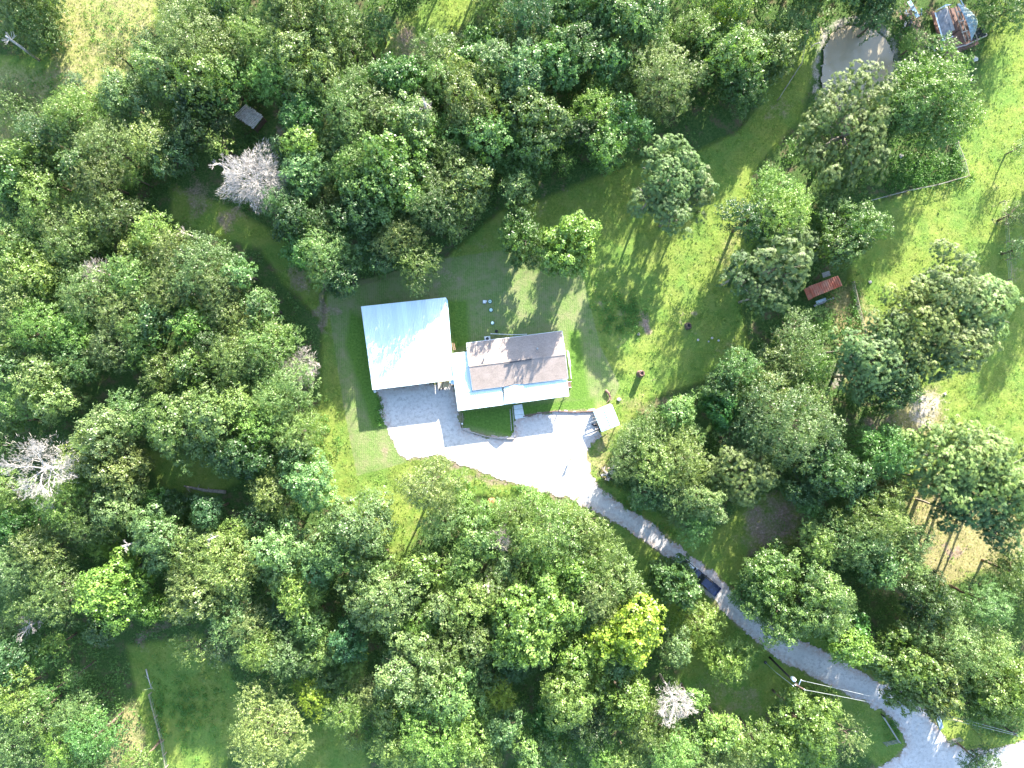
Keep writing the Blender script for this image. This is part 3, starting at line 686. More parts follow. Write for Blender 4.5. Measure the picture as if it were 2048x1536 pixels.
def tub(px, py, s, lab, mat):
    p = at(px, py); o = MB().tube([p, p + Vector((0, 0, s * .9)), p + Vector((0, 0, s))], [s * .4, s * .5, s * .46], 10).build('bucket', mat)
    tag(o, lab, 'bucket')

# ------------------------------------------------------------------ red shed
def red_shed():
    z = 2.9; A, B, C_, D = at(1617, 573, z), at(1676, 551, z), at(1685, 571, z - .45), at(1626, 595, z - .45)
    root = empty('red_roofed_shed', ((A + C_) / 2).xy.to_3d()); g = lambda p, zz: Vector((p.x, p.y, zz))
    tag(root, 'old shed with rusty red ribbed metal roof under a pine beside the pasture', 'shed')
    roof_panels(root, A, B, C_, D, 7, M['redroof'], nr=2, rib=.12, rw=2.2)
    E, F = at(1608, 579, 1.9), at(1617, 601, 1.8)
    roof_panels(root, at(1617, 574, 2.4), at(1626, 596, 2.3), F, E, 2, M['redroof'], nr=3)
    c = (A + C_) / 2
    q = [lerp3(p, c, .14) for p in (A, B, C_, D)]
    for i in range(4):
        p, r = q[i], q[(i + 1) % 4]; n = max(3, int((r - p).length / .45)); mat = M['wood_dark'] if i != 2 else M['timber']
        for k in range(n):
            if i == 2 and n // 3 <= k <= n // 3 + 1: continue
            a, b = lerp3(p, r, (k + .03) / n), lerp3(p, r, (k + .97) / n)
            MB().beam(g(a, 1.15), g(b, 1.15), .04, 2.25).build('wall_board', mat, root)
    # leaning boards and workbench on the open side
    return root
red_shed()
def leaning(a, b, w, name, lab, cat, mat, group=None):
    o = MB().beam(at(*a), at(*b), w, .05).build(name, M[mat]); tag(o, lab, cat, group)
leaning((1628, 612, .1), (1668, 596, .25), .35, 'loose_sheet', 'long grey sheet lying along the red roofed shed', 'metal sheet', 'greysheet')
leaning((1632, 605, .55), (1652, 598, .6), .5, 'workbench_top', 'blue-grey bench top just outside the red roofed shed', 'bench', 'tarp')
leaning((1645, 551, .6), (1660, 546, 1.3), .9, 'leaning_board', 'pale weathered board pile poking out behind the red roofed shed', 'board', 'greywood')

# ------------------------------------------------------------------ slatted hut in the woods
def slat_hut():
    z = 2.6; A, B, C_, D = at(492, 208, z), at(527, 233, z), at(507, 258, z), at(468, 231, z)
    root = empty('slatted_hut', ((A + C_) / 2).xy.to_3d()); g = lambda p, zz: Vector((p.x, p.y, zz))
    tag(root, 'small woodland hut with a bleached slatted roof among the trees', 'hut')
    n = 20
    for i in range(n):
        a, b = lerp3(A, B, (i + .08) / n), lerp3(A, B, (i + .68) / n); c, d = lerp3(D, C_, (i + .68) / n), lerp3(D, C_, (i + .08) / n)
        j = Vector((0, 0, random.Random(i).uniform(0, .05))); e = (d - a).normalized() * random.Random(i + 50).uniform(-.12, .12)
        MB().hexa([p + j + e - Vector((0, 0, .04)) for p in (d, c, b, a)], [p + j + e for p in (d, c, b, a)]).build('roof_slat', M['slat'], root)
    for k in (.22, .72):
        MB().beam(lerp3(A, D, k) + Vector((0, 0, .1)), lerp3(B, C_, k) + Vector((0, 0, .1)), .14, .07).build('batten', M['greywood'], root)
    c = (A + C_) / 2; q = [lerp3(p, c, .12) for p in (A, B, C_, D)]
    for p in q: MB().box((p.x, p.y, 1.25), (.14, .14, 2.5)).build('post', M['wood_dark'], root)
    for i in (0, 1, 3):
        MB().beam(g(q[i], 1.0), g(q[(i + 1) % 4], 1.0), .05, 1.5).build('wall_board', M['wood_dark'], root)
slat_hut()

# ------------------------------------------------------------------ collapsed shed at the top corner
def junk_shed():
    root = empty('collapsed_shed', at(1915, 65)); z = 2.2
    tag(root, 'half-collapsed shed of rusty sheets and bare rafters beside the pond', 'shed')
    def sheet(pts, mat, name, t=.04, lab=None):
        o = MB().sheet([at(*p) for p in pts], t).build(name, M[mat], root)
        if lab: o['label'] = lab
        return o
    sheet([(1866, 28, .08), (1930, 8, .08), (1958, 88, .08), (1888, 118, .08)], 'timber', 'floor_deck')
    # grey corrugated panel pieces
    A, B, C_, D = at(1871, 26, 2.3), at(1893, 14, 2.3), at(1905, 68, 1.9), at(1886, 79, 1.9)
    roof_panels(root, A, B, C_, D, 3, M['greysheet'], nr=3, rib=.06)
    sheet([(1869, 25, 2.35), (1871.5, 25, 2.35), (1888, 82, 1.95), (1885.5, 82, 1.95)], 'white_metal', 'edge_flashing')
    sheet([(1886.5, 80, 1.95), (1906, 71, 1.95), (1906.5, 73, 1.95), (1887, 82, 1.95)], 'white_metal', 'edge_flashing')
    sheet([(1890, 14, 1.7), (1895, 13, 1.7), (1910, 60, 1.4), (1903, 62, 1.4)], 'rock', 'fallen_board')
    sheet([(1886, 81, 1.5), (1912, 70, 1.6), (1925, 94, 1.2), (1890, 103, 1.1)], 'rust', 'rust_sheet')
    sheet([(1862, 24, 1.0), (1868, 22, 1.0), (1884, 92, 1.0), (1880, 94, 1.0)], 'rust', 'rust_sheet')
    sheet([(1870, 22, 2.4), (1892, 8, 2.4), (1904, 9, 2.4), (1893, 12, 2.4), ][:4], 'tarp', 'tarp_strip')
    sheet([(1888, 104, .5), (1920, 96, .6), (1925, 113, .3), (1890, 125, .3)], 'rust', 'rust_sheet', lab='orange rusted sheet tipped against the corner')
    sheet([(1879, 80, 1.0), (1884, 78, 1.0), (1888, 102, .8), (1883, 104, .8)], 'blue_metal', 'pale_panel')
    sheet([(1950, 58, 1.2), (1966, 52, 1.2), (1974, 70, 1.2), (1944, 82, 1.2)], 'glass', 'dark_panel')
    # long rafters and purlins
    for p, q, m in (((1909, 14, 2.0), (1931, 84, 2.0), 'wood'), ((1914, 10, 2.0), (1938, 80, 2.0), 'wood'), ((1913, 24, 2.1), (1922, 23, 2.1), 'greywood'), ((1917, 44, 2.1), (1929, 40, 2.1), 'greywood'), ((1923, 65, 2.1), (1936, 61, 2.1), 'greywood'),
                    ((1889, 103, 1.3), (1930, 90, 1.3), 'greywood'), ((1928, 92, 1.2), (1974, 71, 1.2), 'greywood'), ((1974, 71, 1.2), (1964, 50, 1.2), 'greywood'), ((1948, 60, 1.3), (1956, 82, 1.3), 'wood'), ((1898, 12, 1.8), (1914, 60, 1.8), 'timber'), ((1921, 0, 2.2), (1928, 12, 2.2), 'tarp')):
        MB().beam(at(*p), at(*q), .16, .12).build('rafter', M[m], root)
    # tarp draped on a curve
    n = 10; mb = MB(); L = []
    for i in range(n + 1):
        k = i / n; a = at(1914 + 28 * math.sin(k * 1.5) ** .9 - 0 * k, 8 + 74 * k, 2.25 - .3 * k); w = 26 * math.sin(math.pi * min(1, k * .92 + .08)) * (1 - .35 * k)
        b = at(1914 + 28 * math.sin(k * 1.5) ** .9 + w, 8 + 74 * k - 3 * math.sin(3 * k), 1.5 - .2 * math.sin(k * 9))
        L.append([a, lerp3(a, b, .33) + Vector((0, 0, .22 + .1 * math.sin(i * 2.1))), lerp3(a, b, .66) + Vector((0, 0, .12 + .1 * math.cos(i * 1.7))), b])
    for i in range(n):
        for j in range(3): mb.add([L[i][j], L[i][j + 1], L[i + 1][j + 1], L[i + 1][j]], [(3, 2, 1, 0)])
    o = mb.build('tarp', M['tarp'], root, True); sm = o.modifiers.new('solid', 'SOLIDIFY'); sm.thickness = .02
    for p in ((1872, 28), (1893, 17), (1888, 100), (1930, 84), (1972, 72), (1936, 20), (1905, 70)):
        c = at(*p); MB().box((c.x, c.y, .95), (.14, .14, 1.9)).build('post', M['wood_dark'], root)
junk_shed()
leaning((1818, 2, .4), (1836, 34, .5), .7, 'metal_sheet', 'pale blue metal strip lying by the top of the pond', 'metal sheet', 'blue_metal')
def scrap_pile(px, py, r, n, lab, mats, seed, name='scrap_pile', cat='scrap pile', hh=.5, L=(.5, 1.6)):
    rs = random.Random(seed); c = at(px, py); root = empty(name, c); tag(root, lab, cat)
    for i in range(n):
        a = rs.uniform(0, 6.28); q = c + Vector((math.cos(a), math.sin(a), 0)) * rs.uniform(0, r) + Vector((0, 0, rs.uniform(.05, hh)))
        b = rs.uniform(0, 6.28); l = rs.uniform(*L); d = Vector((math.cos(b), math.sin(b), rs.uniform(-.15, .25))) * l
        MB().beam(q, q + d, rs.uniform(.08, .4), .06).build('board', M[rs.choice(mats)], root)
scrap_pile(1822, 38, 2.2, 22, 'heap of dark scrap boards and bins between pond and collapsed shed', ['dark', 'greywood', 'rust', 'tarp', 'wood_dark'], 3)
scrap_pile(1864, 90, 1.6, 12, 'scattered pinkish boards beside the collapsed shed wall', ['rust', 'greywood', 'wood'], 4, 'board_scatter', 'boards', .25)
scrap_pile(1216, 948, 1.3, 26, 'pile of brown split boards beside the drive under trees', ['timber', 'wood', 'greywood', 'rock'], 8, 'wood_pile', 'wood pile', .5, (.4, 1.0))
scrap_pile(1197, 852, .8, 12, 'dark yard tools heaped under the blue roofed shelter', ['dark', 'black', 'wood_dark'], 9, 'tool_heap', 'tools', .5, (.3, .9))
scrap_pile(885, 770, .5, 4, 'loose timbers leaning by the plywood at the carport corner', ['timber', 'wood', 'galv'], 12, 'timber_stack', 'timber', .6, (.8, 1.4))

# ------------------------------------------------------------------ yard pieces
def lid(px, py, r, lab, hole=True):
    p = at(px, py); root = empty('septic_lid', p); tag(root, lab, 'tank lid', 'round lids on the back lawn')
    MB().tube([p - Vector((0, 0, .05)), p + Vector((0, 0, .16)), p + Vector((0, 0, .2))], [r, r, r * .86], 20).build('cover', M['lid'], root)
    if hole: MB().tube([p + Vector((0, 0, .2)), p + Vector((0, 0, .24))], [r * .3, r * .26], 12).build('center_knob', M['dark'] if hole == 2 else M['concrete'], root)
    MB().tube([p - Vector((0, 0, .05)), p + Vector((0, 0, .08))], [r * 1.35, r * 1.25], 18).build('collar', M['dark'], root)
lid(980, 603, .31, 'pale green round tank lid beside the square control box', 2)
lid(982, 620, .31, 'pale green round tank lid in the middle of the three')
lid(985, 646, .3, 'pale green round tank lid closest to the shingle roof')
def control_box():
    p = at(969, 604); root = empty('control_box', p); tag(root, 'square grey pump control box next to the round lids', 'control box')
    MB().box((p.x, p.y, .25), (.62, .62, .5)).build('box_body', M['galv'], root, bevel=.03)
    MB().box((p.x + .36, p.y + .1, .2), (.2, .3, .3)).build('side_box', M['concrete'], root, bevel=.02)
    MB().box((p.x, p.y, .515), (.5, .5, .03)).build('cover', M['concrete'], root)
control_box()
def ac_unit():
    p = at(975, 678); root = empty('air_conditioner', p, math.radians(7)); tag(root, 'white box air conditioner against the back eave of the house', 'air conditioner')
    MB().box((p.x, p.y, .45), (.85, .75, .8), math.radians(7)).build('cabinet', M['concrete'], root, bevel=.04)
    MB().tube([p + Vector((0, 0, .852)), p + Vector((0, 0, .88))], [.3, .3], 18).build('fan_grille', M['dark'], root)
    MB().box((p.x, p.y, .03), (1.1, 1.0, .06), math.radians(7)).build('pad', M['concrete'], root)
ac_unit()
def barbecue():
    p = at(993, 663); root = empty('black_kettle', p); tag(root, 'small black round kettle on the grass behind the house', 'kettle grill')
    MB().tube([p + Vector((0, 0, .4)), p + Vector((0, 0, .6)), p + Vector((0, 0, .8)), p + Vector((0, 0, .88))], [.12, .3, .28, .05], 14).build('bowl', M['black'], root, True)
    for a in (0, 2.1, 4.2): MB().tube([p + Vector((math.cos(a) * .3, math.sin(a) * .3, 0)), p + Vector((0, 0, .5))], [.02, .02], 5).build('leg', M['galv'], root)
barbecue()
def rail(name, pts, lab, cat, mat, w=.12, hh=.9, gap=2.0, rails=(.45, .85), postw=.1):
    root = empty(name, at(pts[0][0], pts[0][1])); tag(root, lab, cat)
    for i in range(len(pts) - 1):
        a, b = at(*pts[i]), at(*pts[i + 1]); n = max(1, round((b - a).length / gap))
        for z in rails: MB().beam(a + Vector((0, 0, z * hh / .9)), b + Vector((0, 0, z * hh / .9)), w * .6, w).build('rail', M[mat], root)
        for k in range(n + (i == len(pts) - 2)):
            p = lerp3(a, b, k / n); MB().box((p.x, p.y, hh / 2), (postw, postw, hh + .1)).build('post', M[mat], root)
    return root
rail('back_railing', [(982, 668), (1030, 670), (1053, 669)], 'white top rail standing behind the back eave of the house', 'railing', 'trim', .1, 1.0)
rail('side_railing', [(1137, 706), (1142, 757)], 'thin pale railing along the east gable of the house', 'railing', 'concrete', .1, .7)
MB_ = MB().sheet([at(1134, 700, .9), at(1137, 703, .8), at(1142, 732, .9), at(1139, 734, 1.0)], .03)
tag(MB_.build('hung_cloth', M['trim']), 'white cloth hung over the railing at the east gable', 'cloth')
def side_steps():
    root = empty('side_steps', at(1137, 768)); tag(root, 'small brown side steps with white handrails at the porch end', 'steps')
    for i in range(3): a = at(1134 + i * 2.6, 763); b = at(1136 + i * 2.6, 775); MB().beam(a + Vector((0, 0, .5 - .17 * i)), b + Vector((0, 0, .5 - .17 * i)), .28, .06).build('tread', M['timber'], root)
    for y in (763.5, 775): MB().beam(at(1133, y, 1.2), at(1143, y - .5, .9), .06, .06).build('handrail', M['trim'], root)
side_steps()

# front walk
root = empty('front_walk', at(1038, 824)); tag(root, 'pale concrete entry walk stepping down to the gravel', 'path'); root['kind'] = 'structure'
for k, (q, zz, nm) in enumerate((([(1027, 811), (1044, 808), (1046, 817), (1028, 819)], .16, 'slab'), ([(1028, 819.5), (1046, 817.5), (1048, 828), (1029, 830)], .11, 'slab'), ([(1029, 830.5), (1048, 828.5), (1051, 835), (1030, 838)], .07, 'slab'))):
    MB().sheet([at(x, y, zz) for x, y in q[::-1]], .2).build(nm, M['concrete'], root, bevel=.02)
def edging(name, pts, lab, mat, h=.28, w=.14, L=1.2, seed=1):
    rs = random.Random(seed); root = empty(name, at(*pts[0])); tag(root, lab, 'garden edging')
    for i in range(len(pts) - 1):
        a, b = at(*pts[i]), at(*pts[i + 1]); n = max(1, round((b - a).length / L))
        for k in range(n):
            p, q = lerp3(a, b, (k + .015) / n), lerp3(a, b, (k + .985) / n); z = h / 2 + rs.uniform(-.03, .04)
            MB().beam(p + Vector((0, 0, z)), q + Vector((0, 0, z)), w, h).build('timber', M[mat], root)
edging('garden_edging', [(923, 857), (940, 863), (973, 873), (1000, 877), (1028, 877)], 'grey timber edging curving below the dark front lawn', 'greywood')
edging('garden_edging', [(1046, 833), (1070, 828), (1110, 822), (1150, 824), (1186, 822)], 'brown timber edging running from entry walk to the blue shelter', 'timber', .3, .16, 1.4, 2)
edging('garden_edging', [(1025, 813), (1027, 840), (1030, 874)], 'upright white-topped edging between front lawn and entry walk', 'greywood', .3, .12, 1.5, 3)
edging('garden_edging', [(925, 826), (926, 840), (925, 856)], 'short edging beside the carport end of the front lawn', 'wood', .25, .1, 1, 4)
edging('garden_edging', [(1020, 818), (1022, 845), (1023, 862)], 'thin tan strip crossing the dark front lawn', 'greywood', .05, .12, 2, 5)
def lamp(px, py, lab):
    p = at(px, py); root = empty('garden_post', p); tag(root, lab, 'post')
    MB().tube([p, p + Vector((0, 0, .8))], [.06, .06], 8).build('stake', M['wood_dark'], root)
    MB().tube([p + Vector((0, 0, .8)), p + Vector((0, 0, 1.0)), p + Vector((0, 0, 1.05))], [.16, .14, .04], 10).build('cap', M['trim'], root)
lamp(925, 847, 'short white capped post at the left corner of the front lawn'.replace('left ', 'carport-side '))
lamp(1187, 819, 'white capped post touching the blue shelter corner')
# plywood and things at the carport corner
def plywood():
    root = empty('plywood_bench', at(892, 769)); tag(root, 'bare tan plywood bench in sunlight at the carport corner', 'bench')
    MB().sheet([at(878, 777, .8), at(897, 774, .8), at(901, 763, .8), at(884, 764, .8)], .05).build('bench_top', M['ply'], root)
    for p in ((880, 775), (896, 773), (899, 765), (885, 765)): c = at(*p); MB().box((c.x, c.y, .37), (.09, .09, .74)).build('leg', M['wood'], root)
    MB().beam(at(884, 776, .85), at(887, 763, .85), .1, .05).build('batten', M['timber'], root)
plywood()
o = MB().tube([at(750, 783), at(750, 783, .5), at(750, 783, .62)], [.22, .26, .08], 12).build('white_drum', M['trim']); tag(o, 'small white drum at the southwest post of the carport', 'drum')
def ladder():
    root = empty('red_ladder', at(906, 693)); tag(root, 'reddish wooden ladder standing between carport and house', 'ladder')
    a0, a1, b0, b1 = at(904, 686, .1), at(907, 700, 2.2), at(908, 686, .1), at(911, 700, 2.2)
    MB().beam(a0, a1, .07, .07).build('side_rail', M['rust'], root); MB().beam(b0, b1, .07, .07).build('side_rail', M['rust'], root)
    for i in range(6): MB().beam(lerp3(a0, a1, (i + .5) / 6), lerp3(b0, b1, (i + .5) / 6), .05, .05).build('rung', M['wood'], root)
ladder()
def stump(px, py, h, r, lab, mat, hollow):
    p = at(px, py); root = empty('tree_stump', p); tag(root, lab, 'stump')
    mb = MB(); n = 12; rs = random.Random(int(px))
    R = [r * rs.uniform(.85, 1.15) for _ in range(n)]
    def ring(z, k): return [p + Vector((math.cos(6.283 * i / n) * R[i] * k, math.sin(6.283 * i / n) * R[i] * k, z + (rs.uniform(-.08, .12) if z > .3 else 0))) for i in range(n)]
    r0, r1, r2, r3 = ring(-.1, 1.4), ring(.25, 1.05), ring(h, .95), ring(h, .6)
    r4 = [v - Vector((0, 0, .35)) for v in r3]
    vs = r0 + r1 + r2 + r3 + r4; fs = []
    for a in range(4):
        for i in range(n): fs.append((a * n + i, a * n + (i + 1) % n, (a + 1) * n + (i + 1) % n, (a + 1) * n + i))
    fs.append(tuple(4 * n + i for i in range(n)))
    mb.add(vs, fs); mb.build('bark', mat, root)
    MB().tube([p + Vector((0, 0, h - .36)), p + Vector((0, 0, h - .33))], [r * .58, r * .58], 10).build('hollow_core', M['dark'], root)
stump(1281, 747, 1.7, .5, 'tall brown hollow stump casting a shadow on the sunny lawn', M['timber'], 1)
stump(1376, 652, .7, .5, 'dark burnt stump in the tree shade on the lawn', M['wood_dark'], 1)
stump(1277, 668, .35, .22, 'low grey stump on the bare patch in the weeds', M['greywood'], 1)
stump(1505, 800, .8, .3, 'grey stump half hidden under the eastern trees', M['greywood'], 1)

def rock(px, py, s, seed):
    rs = random.Random(seed); bm = bmesh.new(); bmesh.ops.create_icosphere(bm, subdivisions=2, radius=s)
    for v in bm.verts: v.co *= rs.uniform(.8, 1.15); v.co.z *= .55
    me = bpy.data.meshes.new('rock'); bm.to_mesh(me); bm.free(); me.materials.append(M['rock'])
    o = link('rock', me, None, at(px, py) + Vector((0, 0, s * .15))); o.rotation_euler.z = rs.uniform(0, 6); return o
RK = [(1396,680,.22,'pale stone nearest the burnt stump'),(1424,676,.24,'pale stone east of the burnt stump, larger of a loose group'),(1417,683,.16,'small pale stone below the loose group on the shaded lawn'),(1437,681,.2,'pale stone at the eastern end of the loose lawn group'),(1464,716,.2,'lone pale stone on the bare shaded lawn east of the stumps'),(1480,722,.2,'pale stone at the tree line east of the lawn'),
      (1802,312,.42,'large white stone in dark weeds below the pond tree'),(1884,327,.3,'white stone pair inside the fenced corner by the pasture'),(1950,118,.5,'pale rock pile on shaded grass below the collapsed shed'),(1740,564,.3,'white stone on the pasture beside the red roofed shed'),(1641,638,.22,'pale stone on dry grass below the red shed'),(1333,1259,.25,'white stone in the gap beside the glowing yellow tree'),(1238,799,.35,'grey stone on the mound beyond the blue shelter'),(1890,788,.25,'largest pale stone scattered on the dry pasture edge'),(1866,815,.2,'pale stone in the middle of the stony pasture edge'),(1900,852,.2,'pale stone above the big lower pine')]
for i, (x, y, s, l) in enumerate(RK): tag(rock(x, y, s, i), l, 'rock')
def pebbles():
    rs = np.random.RandomState(4); n = 250; V = []; F = []
    base = [(1, 0, 0), (-.5, .87, 0), (-.5, -.87, 0), (0, 0, .8)]
    for i in range(n):
        if i < 130:
            k = rs.randint(len(POND)); a = np.array(POND[k]); b = np.array(POND[(k + 1) % len(POND)]); q = a + (b - a) * rs.rand() + rs.normal(0, 7, 2)
        else: q = np.array([1780 + 120 * rs.rand(), 775 + 95 * rs.rand()])
        p = at(*q); s = rs.uniform(.04, .15); z = rs.uniform(0, 6.28); c_, s_ = math.cos(z), math.sin(z); bb = len(V)
        zz = -.05 - (.25 if inside(POND, np.array([p.x]), np.array([p.y]))[0] else 0)
        for v in base: V.append((p.x + (v[0] * c_ - v[1] * s_) * s, p.y + (v[0] * s_ + v[1] * c_) * s * rs.uniform(.6, 1.2), zz + v[2] * s))
        F += [(bb, bb + 1, bb + 3), (bb + 1, bb + 2, bb + 3), (bb + 2, bb, bb + 3)]
    tag(link('loose_stones', mesh_np('loose_stones', V, None, F, mats=[M['rock']])), 'pale loose stones along the pond bank and dry pasture edge', 'stones', kind='stuff')
pebbles()

def clay_mound():
    p = at(983, 1005); rs = random.Random(3); root = empty('clay_mound', p); tag(root, 'orange-red clay mound in the grass below the gravel pad', 'mound')
    bm = bmesh.new(); bmesh.ops.create_icosphere(bm, subdivisions=3, radius=.85)
    for v in bm.verts:
        v.co.z = max(v.co.z, -.1) * .5; v.co *= rs.uniform(.85, 1.12)
    me = bpy.data.meshes.new('mound'); bm.to_mesh(me); bm.free(); me.materials.append(M['clay'])
    o = link('mound', me); o.parent = root
    for i in range(14):
        a = rs.uniform(0, 6.28); d = rs.uniform(.2, .9); q = p + Vector((math.cos(a) * d, math.sin(a) * d, .3 - d * .2)); e = q + Vector((rs.uniform(-.4, .4), rs.uniform(-.4, .4), .15))
        MB().beam(q, e, .1, .1).build('clod', M['clay'], root)
clay_mound()
def fallen_log(px0, py0, px1, py1, r, lab, seed, mat='palebark', name='fallen_log'):
    a, b = at(px0, py0, .3), at(px1, py1, .25); rs = random.Random(seed); root = empty(name, Vector((a.x, a.y, 0))); tag(root, lab, 'log')
    m = lerp3(a, b, .5) + Vector((0, rs.uniform(-.3, .3), .1)); MB().tube([a, lerp3(a, m, .5), m, lerp3(m, b, .5), b], [r, r * .95, r * .8, r * .65, r * .4], 9).build('trunk', M[mat], root, True)
    for i in range(5):
        p = lerp3(a, b, rs.uniform(.4, 1)); e = p + Vector((rs.uniform(-1, 1), rs.uniform(-1, 1), rs.uniform(.1, .6))) * 1.2
        MB().tube([p, e], [r * .3, r * .08], 5).build('branch', M[mat], root)
fallen_log(452, 984, 368, 972, .34, 'fallen brown trunk lying across the shady woodland clearing', 1)
fallen_log(1211, 780, 1222, 797, .28, 'short brown log on the bank above the blue shelter', 2, 'timber')
fallen_log(292, 1338, 303, 1378, .12, 'thin bleached pole lying on the lower meadow', 5, 'bleached')
fallen_log(1640, 85, 1620, 95, .1, 'pale stick poking out from the pond bank', 6, 'bleached')
fallen_log(622, 459, 634, 455, .15, 'short broken light branch on the wood floor', 9, 'ply')

# fences
def wire_fence(name, pts, lab, mat='wood', hh=1.3, gap=3.0, mesh=True):
    root = empty(name, at(*pts[0])); tag(root, lab, 'fence'); k0 = 0; rs = random.Random(len(lab))
    for i in range(len(pts) - 1):
        a, b = at(*pts[i]), at(*pts[i + 1]); n = max(1, round((b - a).length / gap))
        for z in (.4, .8, 1.2): MB().beam(a + Vector((0, 0, z)), b + Vector((0, 0, z)), .02, .02).build('wire', M['wire'], root)
        MB().beam(a + Vector((0, 0, hh)), b + Vector((0, 0, hh)), .05, .05).build('top_rail', M[mat], root)
        for k in range(n + (i == len(pts) - 2)):
            p = lerp3(a, b, k / n); MB().box((p.x + rs.uniform(-.05, .05), p.y, hh / 2), (.13, .13, hh + .25)).build('post', M[mat], root)
wire_fence('pasture_fence', [(1735, 404), (1810, 384), (1870, 372), (1930, 355), (1922, 325), (1908, 290), (1912, 262)], 'weathered post and wire fence around the weedy corner by the pasture')
wire_fence('pasture_fence', [(1702, 565), (1712, 610), (1722, 650), (1738, 700)], 'overgrown fence line running below the red roofed shed')
wire_fence('pasture_fence', [(2000, 405), (2008, 450), (2012, 520), (2018, 600)], 'shaded fence at the eastern edge of the pasture', hh=1.2)
wire_fence('pasture_fence', [(303, 1385), (315, 1430), (328, 1480), (336, 1530)], 'low fence line dividing the lower meadow', hh=1.0)
wire_fence('pasture_fence', [(1555, 200), (1600, 130), (1612, 60)], 'faint wire fence along the bank west of the pond', hh=1.0)
def swing_frame():
    root = empty('swing_frame', at(1762, 810)); tag(root, 'black steel frame standing on dry grass by the big pine', 'frame')
    z = 2.2; A, B, C_, D = (1753, 801), (1761, 800), (1767, 828), (1759, 829)
    MB().tube([at(1757, 801, z), at(1766, 829, z)], [.06, .06], 8).build('top_bar', M['black'], root)
    for p, q in (((1753, 801), (1757, 801, z)), ((1761, 800), (1757, 801, z)), ((1759, 829), (1766, 829, z)), ((1769, 828), (1766, 829, z))): MB().tube([at(*p), at(*q)], [.05, .05], 6).build('leg', M['black'], root)
    for p, q in (((1754, 801, .9), (1761, 801, .9)), ((1760, 829, .9), (1768, 829, .9))): MB().tube([at(*p), at(*q)], [.04, .04], 6).build('crossbar', M['black'], root)
swing_frame()
def gate(name, a, b, lab, hh=1.2):
    A, B = at(*a), at(*b); root = empty(name, A); tag(root, lab, 'gate')
    for z in (.25, .5, .75, 1.0, 1.25): MB().tube([A + Vector((0, 0, z)), B + Vector((0, 0, z))], [.035, .035], 6).build('pipe_rail', M['galv'], root)
    for k in (0, .5, 1): p = lerp3(A, B, k); MB().tube([p + Vector((0, 0, .15)), p + Vector((0, 0, 1.35 if k != 0 else 1.7))], [.05, .05], 6).build('upright', M['galv'], root)
gate('pipe_gate', (1762, 1429), (1794, 1480), 'open galvanised pipe gate beside the bend of the drive')
gate('pipe_gate', (1765, 1484), (1794, 1478), 'shorter pipe gate panel joining the end of the open gate')
gate('pipe_gate', (1893, 1481), (1918, 1474), 'faint pipe gate panel on the far verge of the drive mouth')
for (x, y, l) in ((1762, 1428, 'dark gatepost at the top of the open pipe gate'), (1943, 1500, 'black mailbox post where the drive meets the road')):
    p = at(x, y); root = empty('gate_post', p); tag(root, l, 'post'); MB().box((p.x, p.y, .6), (.2, .2, 1.2)).build('upright', M['black'], root, bevel=.02)
    if x > 1800: MB().box((p.x + .1, p.y - .1, 1.3), (.28, .55, .28)).build('letter_box', M['black'], root, bevel=.05)
o = MB().sheet([at(1868, 1418, .05), at(1876, 1412, .05), at(1887, 1455, .05), at(1880, 1460, .05)], .03).build('ground_tarp', M['tarp']); tag(o, 'dark blue-grey strip lying in grass below the roadside trees', 'tarp')
leaning((1906, 1438, .3), (1925, 1443, .3), .12, 'yellow_marker', 'thin orange-yellow strip under the wires in shade', 'marker', 'ply')

# ------------------------------------------------------------------ poles and wires
def cyl(mb, a, b, r, n=10): return mb.tube([a, b], [r, r], n)
def utility_pole():
    T = at(1598, 1373, 11.0); B = Vector((T.x - .9, T.y + .6, -.3)); root = empty('utility_pole', Vector((B.x, B.y, 0)))
    tag(root, 'dark utility pole with white transformer beside the drive', 'utility pole')
    MB().tube([B, lerp3(B, T, .5), T], [.2, .17, .13], 12).build('pole', M['polewood'], root, True)
    d = Vector((-.55, .85, 0))
    mb = MB().tube([T + d + Vector((0, 0, -1.5)), T + d + Vector((0, 0, -1.45)), T + d + Vector((0, 0, -.55)), T + d + Vector((0, 0, -.45))], [.22, .32, .32, .26], 16)
    tr = mb.build('transformer', M['trim'], root, True)
    mb.__init__(); mb.tube([T + d + Vector((0, 0, -.46)), T + d + Vector((0, 0, -.2))], [.07, .05], 8).build('bushing', M['concrete'], root)
    MB().beam(T + Vector((-.6, .3, -.15)), T + Vector((.9, -.5, -.15)), .13, .13).build('cross_arm', M['timber'], root)
    MB().beam(T + Vector((.15, .1, -.4)), T + Vector((.45, 1.0, -.3)), .1, .1).build('side_bracket', M['trim'], root)
    for q in (Vector((-.6, .3, 0)), Vector((.9, -.5, 0)), Vector((.45, 1.0, -.15)), Vector((-.75, -.1, -.5))):
        MB().tube([T + q + Vector((0, 0, -.1)), T + q + Vector((0, 0, .2))], [.09, .06], 8).build('insulator', M['concrete'], root)
    return T, B
UT, UB = utility_pole()
def pole2():
    B, T = at(1972, 1430), at(2034, 1471, 7.8); root = empty('utility_pole', B); tag(root, 'slim black pole rising from the roadside verge', 'utility pole')
    MB().tube([B - Vector((0, 0, .3)), T], [.19, .12], 12).build('pole', M['polewood'], root, True)
    MB().tube([T, T + Vector((0, 0, .2))], [.07, .05], 8).build('insulator', M['concrete'], root); return T
T2 = pole2()
def cable(a, b, sag, lab, r=.022):
    a, b = Vector(a), Vector(b); n = 14; pts = [lerp3(a, b, i / n) - Vector((0, 0, sag * 4 * (i / n) * (1 - i / n))) for i in range(n + 1)]
    o = MB().tube(pts, [r] * (n + 1), 5, False).build('overhead_wire', M['wire']); tag(o, lab, 'cable', 'wires along the drive')
